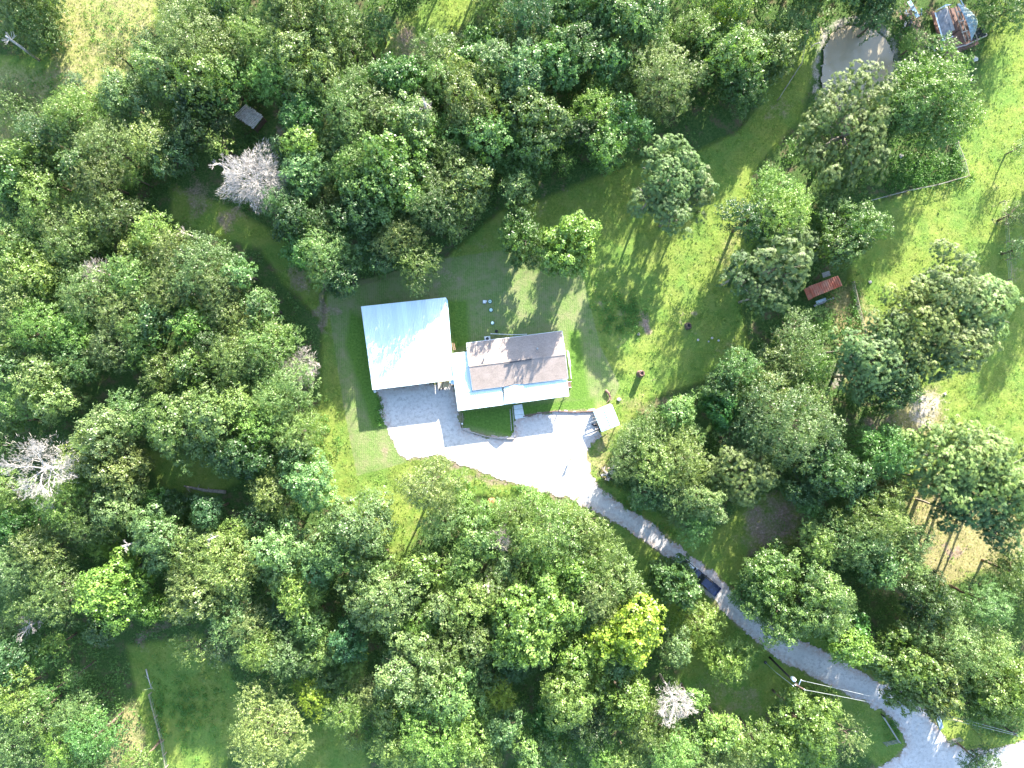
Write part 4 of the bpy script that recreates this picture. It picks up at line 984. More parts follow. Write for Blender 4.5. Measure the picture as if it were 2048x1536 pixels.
cable(UT + Vector((.9, -.5, 0.1)), T2 + Vector((0, -.1, -.3)), .9, 'lower overhead wire strung from transformer pole to roadside pole', .035)
cable(UT + Vector((.45, 1.0, 0)), T2 + Vector((0, .3, 0.1)), .8, 'upper overhead wire strung from transformer pole to roadside pole', .035)
cable(UT + Vector((-.75, -.1, -.4)), at(1552, 1345, 7.0), .2, 'service wire dropping from the transformer pole toward the clearing', .045)
cable(at(1552, 1345, 7.0), at(1531, 1325, 3.0), .1, 'service cable end hanging near the pole foot', .03)
for k in (.3, .6):
    pass
o = MB().tube([at(1531, 1325), at(1531, 1325, 1.0), at(1531, 1325, 1.1)], [.28, .28, .1], 10).build('meter_stand', M['dark']); tag(o, 'small dark meter stand at the foot of the transformer pole', 'meter')

# ------------------------------------------------------------------ vehicles
def wheel(root, c, rz, r=.36, w=.24):
    ax = Vector((-math.sin(rz), math.cos(rz), 0)) * w / 2
    ty = MB().tube([c - ax, c - ax * .8, c + ax * .8, c + ax], [r * .92, r, r, r * .92], 18).build('wheel', M['black'], root, True)
    MB().tube([c - ax * 1.04, c + ax * 1.04], [r * .58, r * .58], 14).build('rim', M['galv'], ty) if False else MB().tube([c - ax * 1.04, c + ax * 1.04], [r * .58, r * .58], 14).build('hubcap', M['galv'], root)
def loft(sections, mat, name, root, smooth=True):
    """sections: list of rings of world points with the same count"""
    vs = []; fs = []; n = len(sections[0])
    for s in sections: vs += s
    for i in range(len(sections) - 1):
        for k in range(n): fs.append((i * n + k, i * n + (k + 1) % n, (i + 1) * n + (k + 1) % n, (i + 1) * n + k))
    fs.append(tuple(range(n))[::-1]); fs.append(tuple((len(sections) - 1) * n + k for k in range(n)))
    o = MB().add(vs, fs).build(name, mat, root, False); bv = o.modifiers.new('bevel', 'BEVEL'); bv.width = .05; bv.segments = 3
    return o
def car(px, py, ang, kind, lab):
    c = at(px, py); rz = ang; root = empty('parked_car' if kind == 'car' else 'pickup_truck', c, 0); tag(root, lab, 'car' if kind == 'car' else 'truck')
    f = Vector((math.cos(rz), math.sin(rz), 0)); s = Vector((-math.sin(rz), math.cos(rz), 0)); P = lambda x, y, z: c + f * x + s * y + Vector((0, 0, z))
    L, Wd = (4.7, 1.8) if kind == 'car' else (5.7, 1.96); paintm = M['silverpaint'] if kind == 'car' else M['bluepaint']
    def ring(x, w, z0, z1, ins=.12): return [P(x, -w, z0), P(x, w, z0), P(x, w, z1 - .15), P(x, w - ins, z1), P(x, -w + ins, z1), P(x, -w, z1 - .15)]
    h = Wd / 2
    if kind == 'car':
        loft([ring(-L/2, h*.8, .35, .8), ring(-L/2+.25, h*.95, .28, .98), ring(-.9, h, .25, 1.0), ring(1.0, h, .25, .98), ring(L/2-.4, h*.93, .28, .85), ring(L/2, h*.72, .35, .68)], paintm, 'body', root)
        def cab(x, w, z): return [P(x, -w, .95), P(x, w, .95), P(x, w*.98, z*.5+.5), P(x, w*.78, z), P(x, -w*.78, z), P(x, -w*.98, z*.5+.5)]
        loft([cab(-1.75, h*.8, 1.05), cab(-1.1, h*.86, 1.43), cab(.1, h*.86, 1.46), cab(1.1, h*.82, 1.04)], M['glass'], 'window_glass', root)
        MB().hexa([P(-1.2,-.62,1.44),P(.15,-.62,1.47),P(.15,.62,1.47),P(-1.2,.62,1.44)],[P(-1.15,-.6,1.49),P(.1,-.6,1.52),P(.1,.6,1.52),P(-1.15,.6,1.49)]).build('roof', paintm, root, bevel=.02)
    else:
        loft([ring(L/2, h*.86, .5, 1.0), ring(L/2-.35, h*.98, .42, 1.14), ring(.9, h, .4, 1.2), ring(-.75, h, .4, 1.22)], paintm, 'body', root)
        def cab(x, w, z): return [P(x, -w, 1.15), P(x, w, 1.15), P(x, w*.98, 1.3), P(x, w*.8, z), P(x, -w*.8, z), P(x, -w*.98, 1.3)]
        loft([cab(-.8, h*.9, 1.78), cab(-.5, h*.92, 1.88), cab(.9, h*.92, 1.88), cab(1.75, h*.85, 1.2)], M['glass'], 'window_glass', root)
        MB().hexa([P(-.7,-.7,1.87),P(.85,-.7,1.87),P(.85,.7,1.87),P(-.7,.7,1.87)],[P(-.7,-.66,1.93),P(.8,-.66,1.93),P(.8,.66,1.93),P(-.7,.66,1.93)]).build('roof', paintm, root, bevel=.02)
        MB().hexa([P(-L/2+.1,-h+.12,.78),P(-.8,-h+.12,.78),P(-.8,h-.12,.78),P(-L/2+.1,h-.12,.78)],[P(-L/2+.1,-h+.12,.84),P(-.8,-h+.12,.84),P(-.8,h-.12,.84),P(-L/2+.1,h-.12,.84)]).build('truck_bed', paintm, root)
        for a, b in ((P(-L/2,-h+.07,0),P(-.76,-h+.07,0)),(P(-L/2,h-.07,0),P(-.76,h-.07,0))): MB().beam(a+Vector((0,0,.85)), b+Vector((0,0,.85)), .14, .82).build('bed_side', paintm, root, bevel=.03)
        MB().beam(P(-L/2+.05,-h+.14,.88), P(-L/2+.05,h-.14,.88), .1, .7).build('tailgate', paintm, root, bevel=.02)
        MB().beam(P(-.85,-h+.14,1.05), P(-.85,h-.14,1.05), .08, .5).build('bed_front', paintm, root)
    xr = L/2 - .12
    for x in (-L/2 - .02, L/2 + .02): MB().beam(P(x,-h*.85,.5), P(x,h*.85,.5), .16, .2).build('bumper', M['galv'] if kind != 'car' else paintm, root, bevel=.03)
    for y in (-h*.72, h*.72): MB().beam(P(xr,y-.18,.74), P(xr,y+.18,.74), .3, .16).build('headlight', M['trim'], root, bevel=.03)
    for y in (-h*.9, h*.9): MB().beam(P(-L/2+.04,y-.06,.85), P(-L/2+.04,y+.06,.85), .12, .3).build('taillight', M['rust'], root)
    for y in (-h-.08, h+.08): MB().beam(P(.75,y-.1,1.1), P(.75,y+.1,1.1), .1, .16).build('side_mirror', M['black'], root, bevel=.02)
    for x in (-L/2+.95, L/2-.9):
        for y in (-h+.1, h-.1): wheel(root, P(x, y, .36), rz)
DIR = math.atan2(-(1190 - 1065), 150)
car(1371, 1128, DIR + math.pi, 'car', 'silver car mostly hidden under the tree over the drive')
car(1409, 1162, DIR + math.pi, 'truck', 'dark blue pickup truck with open bed showing beyond the drive tree')

# ------------------------------------------------------------------ person standing on the gravel
def person():
    c = at(1140, 917); root = empty('person', c); tag(root, 'person in white shirt and grey shorts standing alone on the gravel', 'person')
    rz = math.radians(200)
    def W3(p): x, y, z = p; return (c.x + x * math.cos(rz) - y * math.sin(rz), c.y + x * math.sin(rz) + y * math.cos(rz), z + .03)
    def skin(name, pts, edges, rad, mat, root_i=0, sub=2):
        me = bpy.data.meshes.new(name); me.from_pydata([W3(p) for p in pts], edges, []); o = link(name, me); me.materials.append(mat)
        o.parent = root; o.matrix_parent_inverse = PINV(root)
        sk = o.modifiers.new('skin', 'SKIN'); sv = me.skin_vertices[0].data if me.skin_vertices else None
        if sv is None:
            bpy.context.view_layer.objects.active = o; sv = me.skin_vertices[0].data
        for i, r in enumerate(rad): sv[i].radius = (r, r) if not isinstance(r, tuple) else r; sv[i].use_root = (i == root_i)
        ss = o.modifiers.new('sub', 'SUBSURF'); ss.levels = sub; ss.render_levels = sub
        return o
    # y forward; arms hold a small controller in front of the chest
    pts = [(0,0,.95),(0,0,1.12),(0,-.01,1.3),(0,0,1.43),(0,.01,1.52),(0,.03,1.62),(0,.035,1.72)]
    ed = [(0,1),(1,2),(2,3),(3,4),(4,5),(5,6)]; rad = [(.15,.11),(.14,.1),(.17,.12),(.12,.09),(.055,.06),(.085,.1),(.07,.085)]
    for s in (-1, 1):
        b = len(pts); pts += [(s*.09,0,.88),(s*.11,.02,.5),(s*.12,-.01,.1),(s*.13,.1,.04),(s*.13,.19,.03)]; rad += [.085,.058,.04,.042,.035]
        ed += [(0,b),(b,b+1),(b+1,b+2),(b+2,b+3),(b+3,b+4)]
        a = len(pts); pts += [(s*.2,0,1.41),(s*.25,.02,1.14),(s*.14,.24,1.12),(s*.10,.31,1.14)]; rad += [.06,.043,.032,.03]
        ed += [(3,a),(a,a+1),(a+1,a+2),(a+2,a+3)]
        for k in range(4):
            q = len(pts); L = (.07,.08,.075,.06)[k]; z = 1.165 - k*.018
            pts += [(s*(.10-.012), .345, z), (s*(.10-.012-L*.6), .37, z), (s*(.10-.012-L), .355, z-.004)]; rad += [.0095,.0088,.008]
            ed += [(a+3,q),(q,q+1),(q+1,q+2)]
        q = len(pts); pts += [(s*.085,.30,1.175),(s*.06,.325,1.19)]; rad += [.011,.009]; ed += [(a+3,q),(q,q+1)]
    skin('body', pts, ed, rad, M['skin'])
    skin('shirt', [(0,0,.98),(0,0,1.12),(0,-.01,1.3),(0,0,1.42),(-.19,0,1.405),(-.235,.01,1.25),(.19,0,1.405),(.235,.01,1.25)], [(0,1),(1,2),(2,3),(3,4),(4,5),(3,6),(6,7)], [(.17,.13),(.16,.12),(.19,.14),(.135,.1),.08,.07,.08,.07], M['shirt'])
    skin('shorts', [(0,0,.98),(0,0,.9),(-.095,0,.82),(-.11,.01,.56),(.095,0,.82),(.11,.01,.56)], [(0,1),(1,2),(2,3),(1,4),(4,5)], [(.17,.13),(.165,.13),.11,.09,.11,.09], M['shorts'])
    skin('hair', [(0,-.02,1.62),(0,0,1.7),(0,.02,1.755)], [(0,1),(1,2)], [(.085,.085),(.098,.105),(.07,.085)], M['hair'])
    for s in (-1, 1):
        skin('shoe', [(s*.12,-.04,.03),(s*.13,.08,.035),(s*.135,.2,.025)], [(0,1),(1,2)], [.045,.052,.042], M['black'], 0, 1)
        MB().box(W3((s*.03,.135,1.655)), (.022,.022,.012)).build('eye', M['dark'], root)
        MB().box(W3((s*.092,.03,1.64)), (.02,.045,.06), rz).build('ear', M['skin'], root, bevel=.008)
    MB().box(W3((0,.145,1.63)), (.028,.035,.045), rz).build('nose', M['skin'], root, bevel=.01)
    MB().box(W3((0,.13,1.585)), (.05,.012,.012), rz).build('mouth', M['rust'], root)
person()
o = MB().box((at(1140,917).x + math.sin(math.radians(20))*.37*1, at(1140,917).y - .345, 1.19), (.16,.1,.03), math.radians(200)).build('remote_controller', M['black'], None, bevel=.01); tag(o, 'small black controller held by the person on the gravel', 'controller')

# ------------------------------------------------------------------ trees
TONES = {  # leaf albedos
 'g': ((0.086, 0.150, 0.038), 'mid-green'), 'd': ((0.052, 0.102, 0.032), 'dark green'), 'b': ((0.114, 0.184, 0.060), 'pale bluish-green'),
 'B': ((0.050, 0.110, 0.040), 'deep bluish-green'), 's': ((0.122, 0.178, 0.050), 'sage green'), 'o': ((0.104, 0.148, 0.038), 'olive green'),
 'l': ((0.120, 0.200, 0.042), 'bright light-green'), 'y': ((0.142, 0.218, 0.044), 'yellow-green'), 'Y': ((0.196, 0.258, 0.028), 'glowing yellow'), 'e': ((0.070, 0.158, 0.034), 'vivid green')}
KN = {'B': ('broadleaf_tree', 'clumpy broadleaf tree'), 'P': ('pine_tree', 'tufted pine'), 'F': ('feathery_tree', 'fine-leaved tree'), 'W': ('drooping_tree', 'drooping narrow-leaved tree'),
      'A': ('sparse_tree', 'thin airy tree'), 'M': ('maple_tree', 'broad-leaved tree'), 'D': ('broadleaf_tree', 'dense round tree')}
TREES = '''
35 25 45 F s;85 48 45 F g;105 78 30 F o;20 190 36 A s;50 238 45 A s;150 165 17 F B;232 108 30 A s;395 22 38 F s;350 20 26 F s;448 20 34 B b;478 52 28 B b
385 88 62 F s;298 98 30 F g;328 142 50 B b;400 172 58 B g;440 112 46 F s;455 168 42 F g;255 202 44 B b;160 228 52 F l;132 262 34 F g;80 270 38 F B;215 292 45 F s;302 290 38 F s
60 332 50 B g;20 362 40 B g;112 322 26 F y;168 338 34 B g;175 302 24 F y;205 362 44 F o;95 362 30 B g;440 288 25 A y;262 350 20 F y;385 262 34 B d;348 312 38 D d;395 205 40 B d;430 245 30 F d
600 20 58 F o;662 22 48 F o;560 20 34 F g;695 80 34 F s;642 52 30 F y;760 55 25 F g;738 86 20 A y;520 78 46 F y;556 104 40 F y;622 124 66 B s;548 162 44 F l;606 236 38 W e
780 150 34 B e;820 160 42 B e;722 170 34 F s;700 218 54 F s;752 218 40 F s;868 108 36 F s;905 88 24 B g;820 248 50 B b;862 262 34 F l;935 185 62 B s;882 160 34 F s;988 140 50 B b;950 242 50 F s;976 282 58 B g;898 262 25 F y
604 292 32 B y;562 302 27 D B;668 296 30 F s;702 268 28 F s;612 352 44 B b;722 335 50 F l;788 362 76 M l;915 330 44 F o;885 378 38 F o;938 378 42 B s;870 412 44 F o;925 412 42 F s;1002 42 26 F y;975 18 30 F g;960 88 30 D b;1000 92 28 F d;930 120 26 B g
1060 30 48 F d;1128 22 38 B g;1172 28 34 B l;1218 36 36 B g;1252 44 38 B g;1300 22 36 B g;1160 98 54 B g;1112 132 46 M g;1216 122 34 M g;1045 148 50 B b;1048 202 40 B b;1290 62 34 F s;1384 58 36 F s;1342 66 26 F y;1402 4 28 F y;1470 14 34 B y;1186 60 30 F o
1322 160 64 F s;1448 112 58 B g;1512 118 60 B g;1478 172 46 F g;1556 110 44 B s;1400 100 30 B s;1070 252 60 M g;1052 312 44 B g;1198 190 28 F y;1190 222 36 F y;1236 176 20 D b;1210 298 34 B l;1246 250 40 D B;1130 322 22 A y;1165 262 30 F d
1345 348 68 P s;1392 380 40 P s;1300 395 34 P s;1345 425 38 P s;1038 384 32 B b;1046 480 47 D g;1146 478 48 M y;1128 522 34 M y;1165 505 22 M y;80 400 40 F l;30 420 30 F g;155 415 25 F y;178 442 35 F s;240 432 42 F s;122 462 30 F s;142 490 35 F g;75 452 20 F e
25 492 36 F s;52 532 48 B g;150 510 36 F s;312 466 34 F l;275 510 30 B s;352 502 40 F o;402 532 54 F s;270 560 42 W l;182 590 52 F o;42 590 46 F s;80 652 48 F l;345 578 46 F o;440 570 45 F s;482 545 34 B b;100 560 34 B y;150 545 28 F y
250 622 48 F s;330 642 38 B g;392 652 44 B l;152 662 34 W l;228 692 44 F o;292 710 30 B l;332 742 40 F s;450 622 44 F s;500 665 42 F s;22 732 34 B b;90 762 50 B b;468 722 44 F o;160 720 34 F g;395 735 38 B g;30 680 36 F o;430 690 36 F d;285 655 34 F s
530 615 32 B b;545 692 56 F s;575 782 62 F s;660 512 54 F s;690 556 34 B d;798 478 44 F s;838 532 40 F s;592 442 40 B d;600 505 30 B e;640 392 30 F o;722 432 44 B d;640 448 30 F d;560 410 34 F d;760 510 34 D d;515 732 36 F g
1545 398 50 F y;1560 440 58 F y;1498 440 42 F d;1700 455 54 B b;1682 500 40 B g;1662 420 30 F s;1560 528 62 P b;1480 552 38 P d;1520 590 34 P g;1612 490 26 P b;1905 590 72 P s;1960 620 62 P s;1840 645 68 P s;1920 685 58 P s;1790 668 46 P s;1870 720 40 P g;1985 590 40 P s
1745 712 54 P s;1800 738 48 P g;1720 752 44 P g;1705 700 34 P g;1780 782 42 D d;1582 660 44 A b;1600 706 48 A b;1622 738 30 F l;1560 720 40 F s;1636 640 22 F l;1565 840 74 F s;1520 790 40 F s;1612 800 38 F s;1450 770 34 D d;1500 850 38 F s
40 802 34 F y;112 798 44 B b;30 842 22 B g;220 868 58 B b;170 910 34 F y;232 920 54 B s;262 830 38 F g;370 858 62 B s;440 830 58 B s;482 808 40 F l;402 790 20 A b;500 902 50 D d;455 900 36 F g;20 982 40 F s;132 1002 48 F l;240 1002 48 B b;180 1042 44 F o;310 1000 22 B e
30 1052 44 B e;100 1092 54 F s;42 1132 44 F s;322 1072 50 B b;390 1090 40 F s;210 1088 30 F l;470 1060 26 F y;450 1122 54 F s;382 1152 46 F s;250 1142 28 F l;420 1022 32 B d;150 950 30 F y;345 1020 30 D d;560 1140 32 F s;12 890 26 F g
520 850 40 F l;592 868 44 F s;590 908 32 D d;540 806 36 F y;545 985 38 F s;622 965 50 B b;718 1048 68 B b;680 1102 54 B b;572 1092 48 B b;512 1040 28 F d;865 968 52 F s;888 1046 34 F s;850 1132 40 B l;930 1112 34 F l;962 1066 38 B g;918 1012 30 B l;990 1034 32 F l;905 1165 30 F y;760 1120 40 B b
1102 1066 56 F s;1060 1006 24 F l;1030 1030 34 F l;1168 1055 38 F s;1192 1122 44 F l;1232 1158 42 F s;1100 1132 34 F y;1160 1140 36 B l;1060 1080 34 F y;1302 872 44 F s;1352 828 32 B b;1380 872 24 F s;1252 922 32 F s;1312 932 40 F s;1362 920 44 F s;1270 880 34 F s
1350 1002 34 F s;1410 1002 44 D b;1386 1052 34 F l;1386 802 22 F l;1438 812 34 M e;1485 950 50 P s;1520 955 34 P s;1440 935 30 P s;1292 985 30 F d;1330 975 28 F d;1460 880 30 A b;1350 1160 48 M g;1480 740 34 F g
1770 902 50 W e;1652 932 54 D d;1705 962 40 B B;1890 920 66 P s;1950 905 62 P s;2000 950 60 P s;1935 965 60 P g;1860 960 36 P s;2030 1010 50 P g;1955 1012 44 P d;1900 1018 34 P d;1992 1062 40 P d;1616 1012 25 D l;1636 1086 34 W l;1742 1032 62 F s;1702 1082 58 F s;1822 1078 36 F s;1792 1122 44 F s;1750 1130 40 B g;1790 975 26 F o;1620 890 40 B d;1600 970 36 D d
2022 1142 42 F s;60 1202 34 F l;128 1182 48 F s;232 1182 58 B l;10 1262 24 F l;312 1212 30 B l;402 1190 54 B s;472 1232 40 F s;502 1292 30 F s;215 1252 34 B d;112 1290 24 F y;92 1312 30 F e;145 1352 22 A l;90 1390 20 F e;20 1392 40 F l;62 1432 42 F o;30 1502 44 F b;152 1422 34 F s;136 1492 32 F y;190 1470 44 F e;280 1522 28 F l;388 1298 34 A s;30 1320 40 B d;175 1520 36 F e
600 1186 42 W y;524 1300 34 F l;500 1245 34 F s;622 1242 38 B b;576 1312 40 F s;640 1292 36 F l;765 1192 62 B b;842 1246 34 F l;700 1278 36 D B;832 1332 66 B b;892 1302 38 F s;902 1382 50 B b;915 1346 20 F Y;935 1202 40 F y;888 1216 34 B b;540 1458 72 F s;630 1390 30 F Y;690 1422 34 F l;736 1380 30 F s;790 1422 38 B l;662 1360 30 B g;955 1288 34 B b;965 1360 28 F s
870 1472 58 F l;802 1490 48 F l;940 1462 52 F l;708 1476 18 F l;1000 1390 30 F Y;962 1522 34 B b;1065 1232 82 M l;1195 1190 44 W s;1260 1258 58 M Y;1180 1242 26 B b;1150 1312 40 B l;1140 1382 62 B s;1242 1392 54 B l;1240 1330 32 B b;1350 1292 30 B b;1405 1246 38 F l;1455 1318 38 W l;1380 1398 24 B l;1300 1452 48 F o;1438 1450 38 B l;1460 1490 46 F s
1070 1502 40 B b;1122 1512 24 B l;1252 1522 34 W l;1090 1442 30 D e;1342 1502 48 F l;1510 1482 34 F l;1585 1186 84 D s;1540 1150 50 D g;1650 1200 52 F s;1690 1290 42 B l;1700 1256 28 B e;1812 1330 66 M o;1850 1352 56 M o;1770 1320 36 M o;1880 1272 70 F s;1940 1302 56 F s;2002 1362 66 D l;1850 1192 48 D d;1962 1200 48 F b;2040 1400 40 D l;1960 1400 44 D g
1640 1402 30 B l;1602 1442 52 B l;1560 1492 44 B l;1572 1412 24 A s;1700 1470 38 A s;1620 1486 44 B l;1962 1524 32 F d;1690 262 92 Q s;1850 195 74 W l;1905 245 38 W l;1800 230 44 W g;1828 88 22 F y;2018 14 48 F g;1752 -22 44 D d;1608 8 30 F g;2040 296 20 A l;2022 432 26 A s;2030 500 24 A b;1590 60 30 F l;1480 1190 20 F g
705 1330 30 F l;1010 1455 34 B b;1180 1455 36 F d;1200 1500 30 F l;985 1180 34 F s;1030 1330 30 F d;640 1130 36 B b;1015 1125 30 B b;440 1290 28 F d;560 1240 26 F d;820 1200 30 F d;1410 1520 34 F s;1500 1530 28 F s;1750 40 28 F d'''
ANCH = [(805,690,'white carport'),(1035,720,'shingle roofed house'),(1213,836,'blue roofed shelter'),(1650,572,'red roofed shed'),(1715,120,'muddy pond'),(1915,65,'collapsed shed'),(497,232,'slatted hut'),(510,355,'silvery leafless tree'),
 (90,935,'bleached dead tree'),(1591,1364,'transformer pole'),(1425,1172,'blue pickup'),(1260,1258,'glowing yellow tree'),(788,362,'maple-like crown'),(410,978,'fallen trunk'),(190,130,'dry upper meadow'),(330,1440,'lower meadow fence'),
 (983,1005,'red clay mound'),(1455,1318,'drooping clearing tree'),(1145,482,'forked yard tree'),(1900,1495,'road junction'),(1905,640,'pasture pines'),(1065,1232,'broad southern crown'),(1345,1405,'bleached twin snag'),
 (1565,840,'big pale eastern tree'),(605,735,'grey bare tree'),(850,205,'bare twiggy treetop'),(1276,655,'weedy bare patch'),(1757,815,'black steel frame'),(190,540,'dead brush'),(1345,350,'lawn pine'),(250,1095,'broken snag'),(1000,1080,'lower grey snag'),(1140,915,'standing person')]
DIRS = ['east', 'north-east', 'north', 'north-west', 'west', 'south-west', 'south', 'south-east']
SPEC = {(788,362): 'big light-green maple-like crown north of the carport', (1146,478): 'yellow-green forked tree in the yard behind the house', (1046,480): 'round dense green tree beside the forked lime yard tree',
 (1260,1258): 'glowing yellow tree standing out in the lower woods', (1065,1232): 'very broad light-green tree south of the drive', (1455,1318): 'drooping lime-green tree alone in the shaded clearing', (1350,1160): 'bright green tree overhanging the parked vehicles',
 (1345,348): 'tall sage pine standing on the lawn edge', (1850,195): 'large lime-green tree between pond and pasture', (1560,528): 'bluish pine leaning over the red roofed shed', (1565,840): 'big pale sage tree east of the lawn stumps',
 (1585,1186): 'large dark round oak beside the drive', (660,512): 'sage tree nearest the carport on its north-west', (1405,1246): 'soft lime tree on the verge just below the pickup', (1616,1012): 'small round lime tree in the eastern shade',
 (1636,1086): 'vivid lime drooping sapling below the small round lime tree', (150,165): 'small dark bluish bush alone in the dry meadow', (232,108): 'thin grey-green twiggy bush in the dry meadow', (865,965): 'thin pale tree at the grass edge below the gravel',
 (540,1458): 'large sage oak at the lower meadow edge', (1438,812): 'glossy vivid green tree near the lawn corner', (1812,1330): 'olive oak spreading over the drive near the road', (1770,902): 'vivid deep-green drooping tree near the pasture edge',
 (604,292): 'round yellow-topped tree east of the silvery leafless tree', (1828,88): 'yellow-green bush between pond and collapsed shed', (606,236): 'vivid green drooping tree east of the slatted hut', (1485,950): 'pale pine above the shady eastern hollow'}
CROWNS = {}
def proto(kind, R, var):
    sizes = {'P': (3.4, 5.0, 7.4)}.get(kind, (2.3, 3.5, 4.9, 6.6))
    s = min(sizes, key=lambda q: abs(math.log(q / R)))
    if kind in 'WAMD' : var = var % 2
    key = (kind, s, var)
    if key not in CROWNS: CROWNS[key] = crown_mesh('crown', kind, s, 17 * (1 + len(CROWNS)) + int(s * 10))
    return CROWNS[key], s
TRUNKS = {}
def trunk(R, h, pine, var):
    s = min((2.3, 3.5, 4.9, 6.6, 8.5), key=lambda q: abs(math.log(q / R)))
    key = (s, pine, var % 2)
    if key not in TRUNKS: TRUNKS[key] = (trunk_mesh(s, s * 2.0, len(TRUNKS) + 3, M['bark'] if not pine else M['palebark']), s, s * 2.0)
    me, rr, hh = TRUNKS[key]; return me, R / rr, h / hh
def big_crown(kind, R, seed):
    key = (kind, R, 'x')
    if key not in CROWNS: CROWNS[key] = crown_mesh('crown', kind, R, seed)
    return CROWNS[key], R
parsed = []
for tok in TREES.replace('\n', ';').split(';'):
    if tok.strip(): a = tok.split(); parsed.append((int(a[0]), int(a[1]), int(a[2]), a[3], a[4]))
HGT = {(1512,118): 9.5, (1478,172): 9, (1556,110): 9, (1448,112): 11.5, (1345,348): 13, (1690,262): 14, (1392,380): 10, (1322,160): 12.5, (35,25): 7, (85,48): 7, (105,78): 6, (2022,432): 5, (2030,500): 5, (2040,296): 5, (2018,14): 8, (20,190): 5, (50,238): 6, (350,20): 8, (1752,-22): 8, (1146,478): 12.5, (1128,522): 11, (1165,505): 11.5, (1046,480): 10.5, (660,512): 11.5, (798,478): 12, (838,532): 10.5, (1350,1160): 9, (1400,1140): 8.5, (1405,1246): 6.5, (1455,1318): 8.5, (865,965): 12.0, (1438,812): 9, (1110,1052): 13, (1060,992): 6, (990,1034): 5, (1145,990): 5, (918,1012): 6.5, (1250,922): 9, (1270,880): 7, (1302,872): 8.5, (1352,828): 9, (1252,922): 8, (1245,1000): 5.5, (1585,1186): 14, (1640,1402): 6, (1620,1486): 8}
used = {}
def height(x, y, R, kind, rs):
    if (x, y) in HGT: return HGT[(x, y)]
    h = 6.4 + 1.35 * R + rs.uniform(-1.2, 1.2)
    if kind == 'P': h += 1.5
    if R < 2.9: h = 4.0 + 1.2 * R + rs.uniform(-.5, 2.5)
    return h
def add_tree(x, y, rpx, kind, tone, label, i, group=None, hgt=None):
    rs = random.Random(i * 7 + x); R0 = rpx / PPM; k2 = kind if kind != 'Q' else 'P'
    h = hgt or height(x, y, R0, k2, rs)
    zk = 1.12 if k2 == 'P' else 1.4 if R0 > 2.4 else 1.2
    hc = h - R0 * (.62 if k2 == 'P' else .92 if R0 > 2.4 else .75); R = R0 * (1 - hc / H) * 1.12
    c = at(x, y, hc)
    nm = KN[k2][0]
    root = empty(nm, (c.x, c.y, 0)); tag(root, label, 'tree', group)
    me, s = proto(k2, R, i % 2) if R < 8 else big_crown(k2, R, 5)
    cr = link('crown', me, root, (0, 0, hc)); k = R / s; cr.scale = (k * rs.uniform(.86, 1.12), k * rs.uniform(.86, 1.12), k * zk * rs.uniform(.9, 1.12)); cr.rotation_euler = (rs.uniform(-.15, .15), rs.uniform(-.15, .15), rs.uniform(0, 6.28))
    col = TONES[tone][0]; j = rs.uniform(.78, 1.2) if tone not in 'Yy' else 1.05; cr.color = (col[0] * j * rs.uniform(.86, 1.12), col[1] * j, col[2] * j * rs.uniform(.85, 1.2), 1)
    tm, sx, sz = trunk(R, hc, k2 == 'P', i); tr = link('trunk', tm, root); tr.scale = (sx, sx, sz); tr.rotation_euler.z = rs.uniform(0, 6.28)
    return root
def describe(x, y, rpx, kind, tone):
    if (x, y) in SPEC: return SPEC[(x, y)]
    size = 'small' if rpx < 28 else 'medium' if rpx < 42 else 'large' if rpx < 58 else 'very large'
    k2 = 'P' if kind == 'Q' else kind
    an = sorted(ANCH, key=lambda q: (q[0] - x) ** 2 + (q[1] - y) ** 2)[:4]
    ordn = ['', 'second ', 'third ', 'fourth ', 'fifth ', 'sixth ']
    for q in an:
        d = math.hypot(x - q[0], y - q[1])
        if d < 12: continue
        di = DIRS[int(round(math.atan2(q[1] - y, x - q[0]) / (math.pi / 4))) % 8]
        far = 'just' if d < 85 else 'somewhat' if d < 170 else 'well'
        lab = f"{size} {TONES[tone][1]} {KN[k2][1]} {far} {di} of the {q[2]}"
        if lab not in used: used[lab] = 1; return lab
    n = 2
    q = an[0] if math.hypot(x - an[0][0], y - an[0][1]) >= 12 else an[1]
    di = DIRS[int(round(math.atan2(q[1] - y, x - q[0]) / (math.pi / 4))) % 8]
    while True:
        lab = f"{size} {TONES[tone][1]} {KN[k2][1].replace(' tree','')}, {ordn[min(n,6)-1]}out to the {di} of the {q[2]}"
        if lab not in used: used[lab] = 1; return lab
        n += 1
for i, (x, y, r, k, t_) in enumerate(parsed):
    add_tree(x, y, r, k, t_, describe(x, y, r, k, t_), i)
print([l for l in used if len(l.split()) > 16]); print('trees', len(parsed), 'crown meshes', len(CROWNS), 'crown quads', sum(len(m.polygons) for m in CROWNS.values()))
# woods that stand just beyond the photo's upper edge and throw their shadows in
rs = random.Random(77)
for q, (x, y, r) in enumerate(((1640,-75,50),(1705,-95,55),(1790,-70,46))): add_tree(x, y, r, 'B', 'dgd'[q], 'green woodland tree standing just beyond the upper edge of the photo', 1200 + q, 'woods beyond the upper edge', (12,13.5,10)[q])
for i in range(26):
    x = -20 + i * 82 + rs.uniform(-20, 20); y = rs.uniform(-150, -50)
    if 90 < x < 300: continue
    r = rs.randint(38, 58)
    add_tree(int(x), int(y), r, rs.choice('BFFB'), rs.choice('gsdbg'), 'green woodland tree standing just beyond the upper edge of the photo', 900 + i, 'woods beyond the upper edge')
for i, (x, y, r) in enumerate(((2215,190,40),(2185,260,50),(2210,380,50),(-150,250,50),(-160,420,45),(-150,600,50),(-160,800,48),(-150,1000,48),(-150,1200,50),(2200,1000,48),(2190,1200,50))):
    add_tree(x, y, r, 'F' if i % 2 else 'B', 'sgd'[i % 3], 'green woodland tree standing just beyond the side edge of the photo', 950 + i, 'woods beyond the side edges')

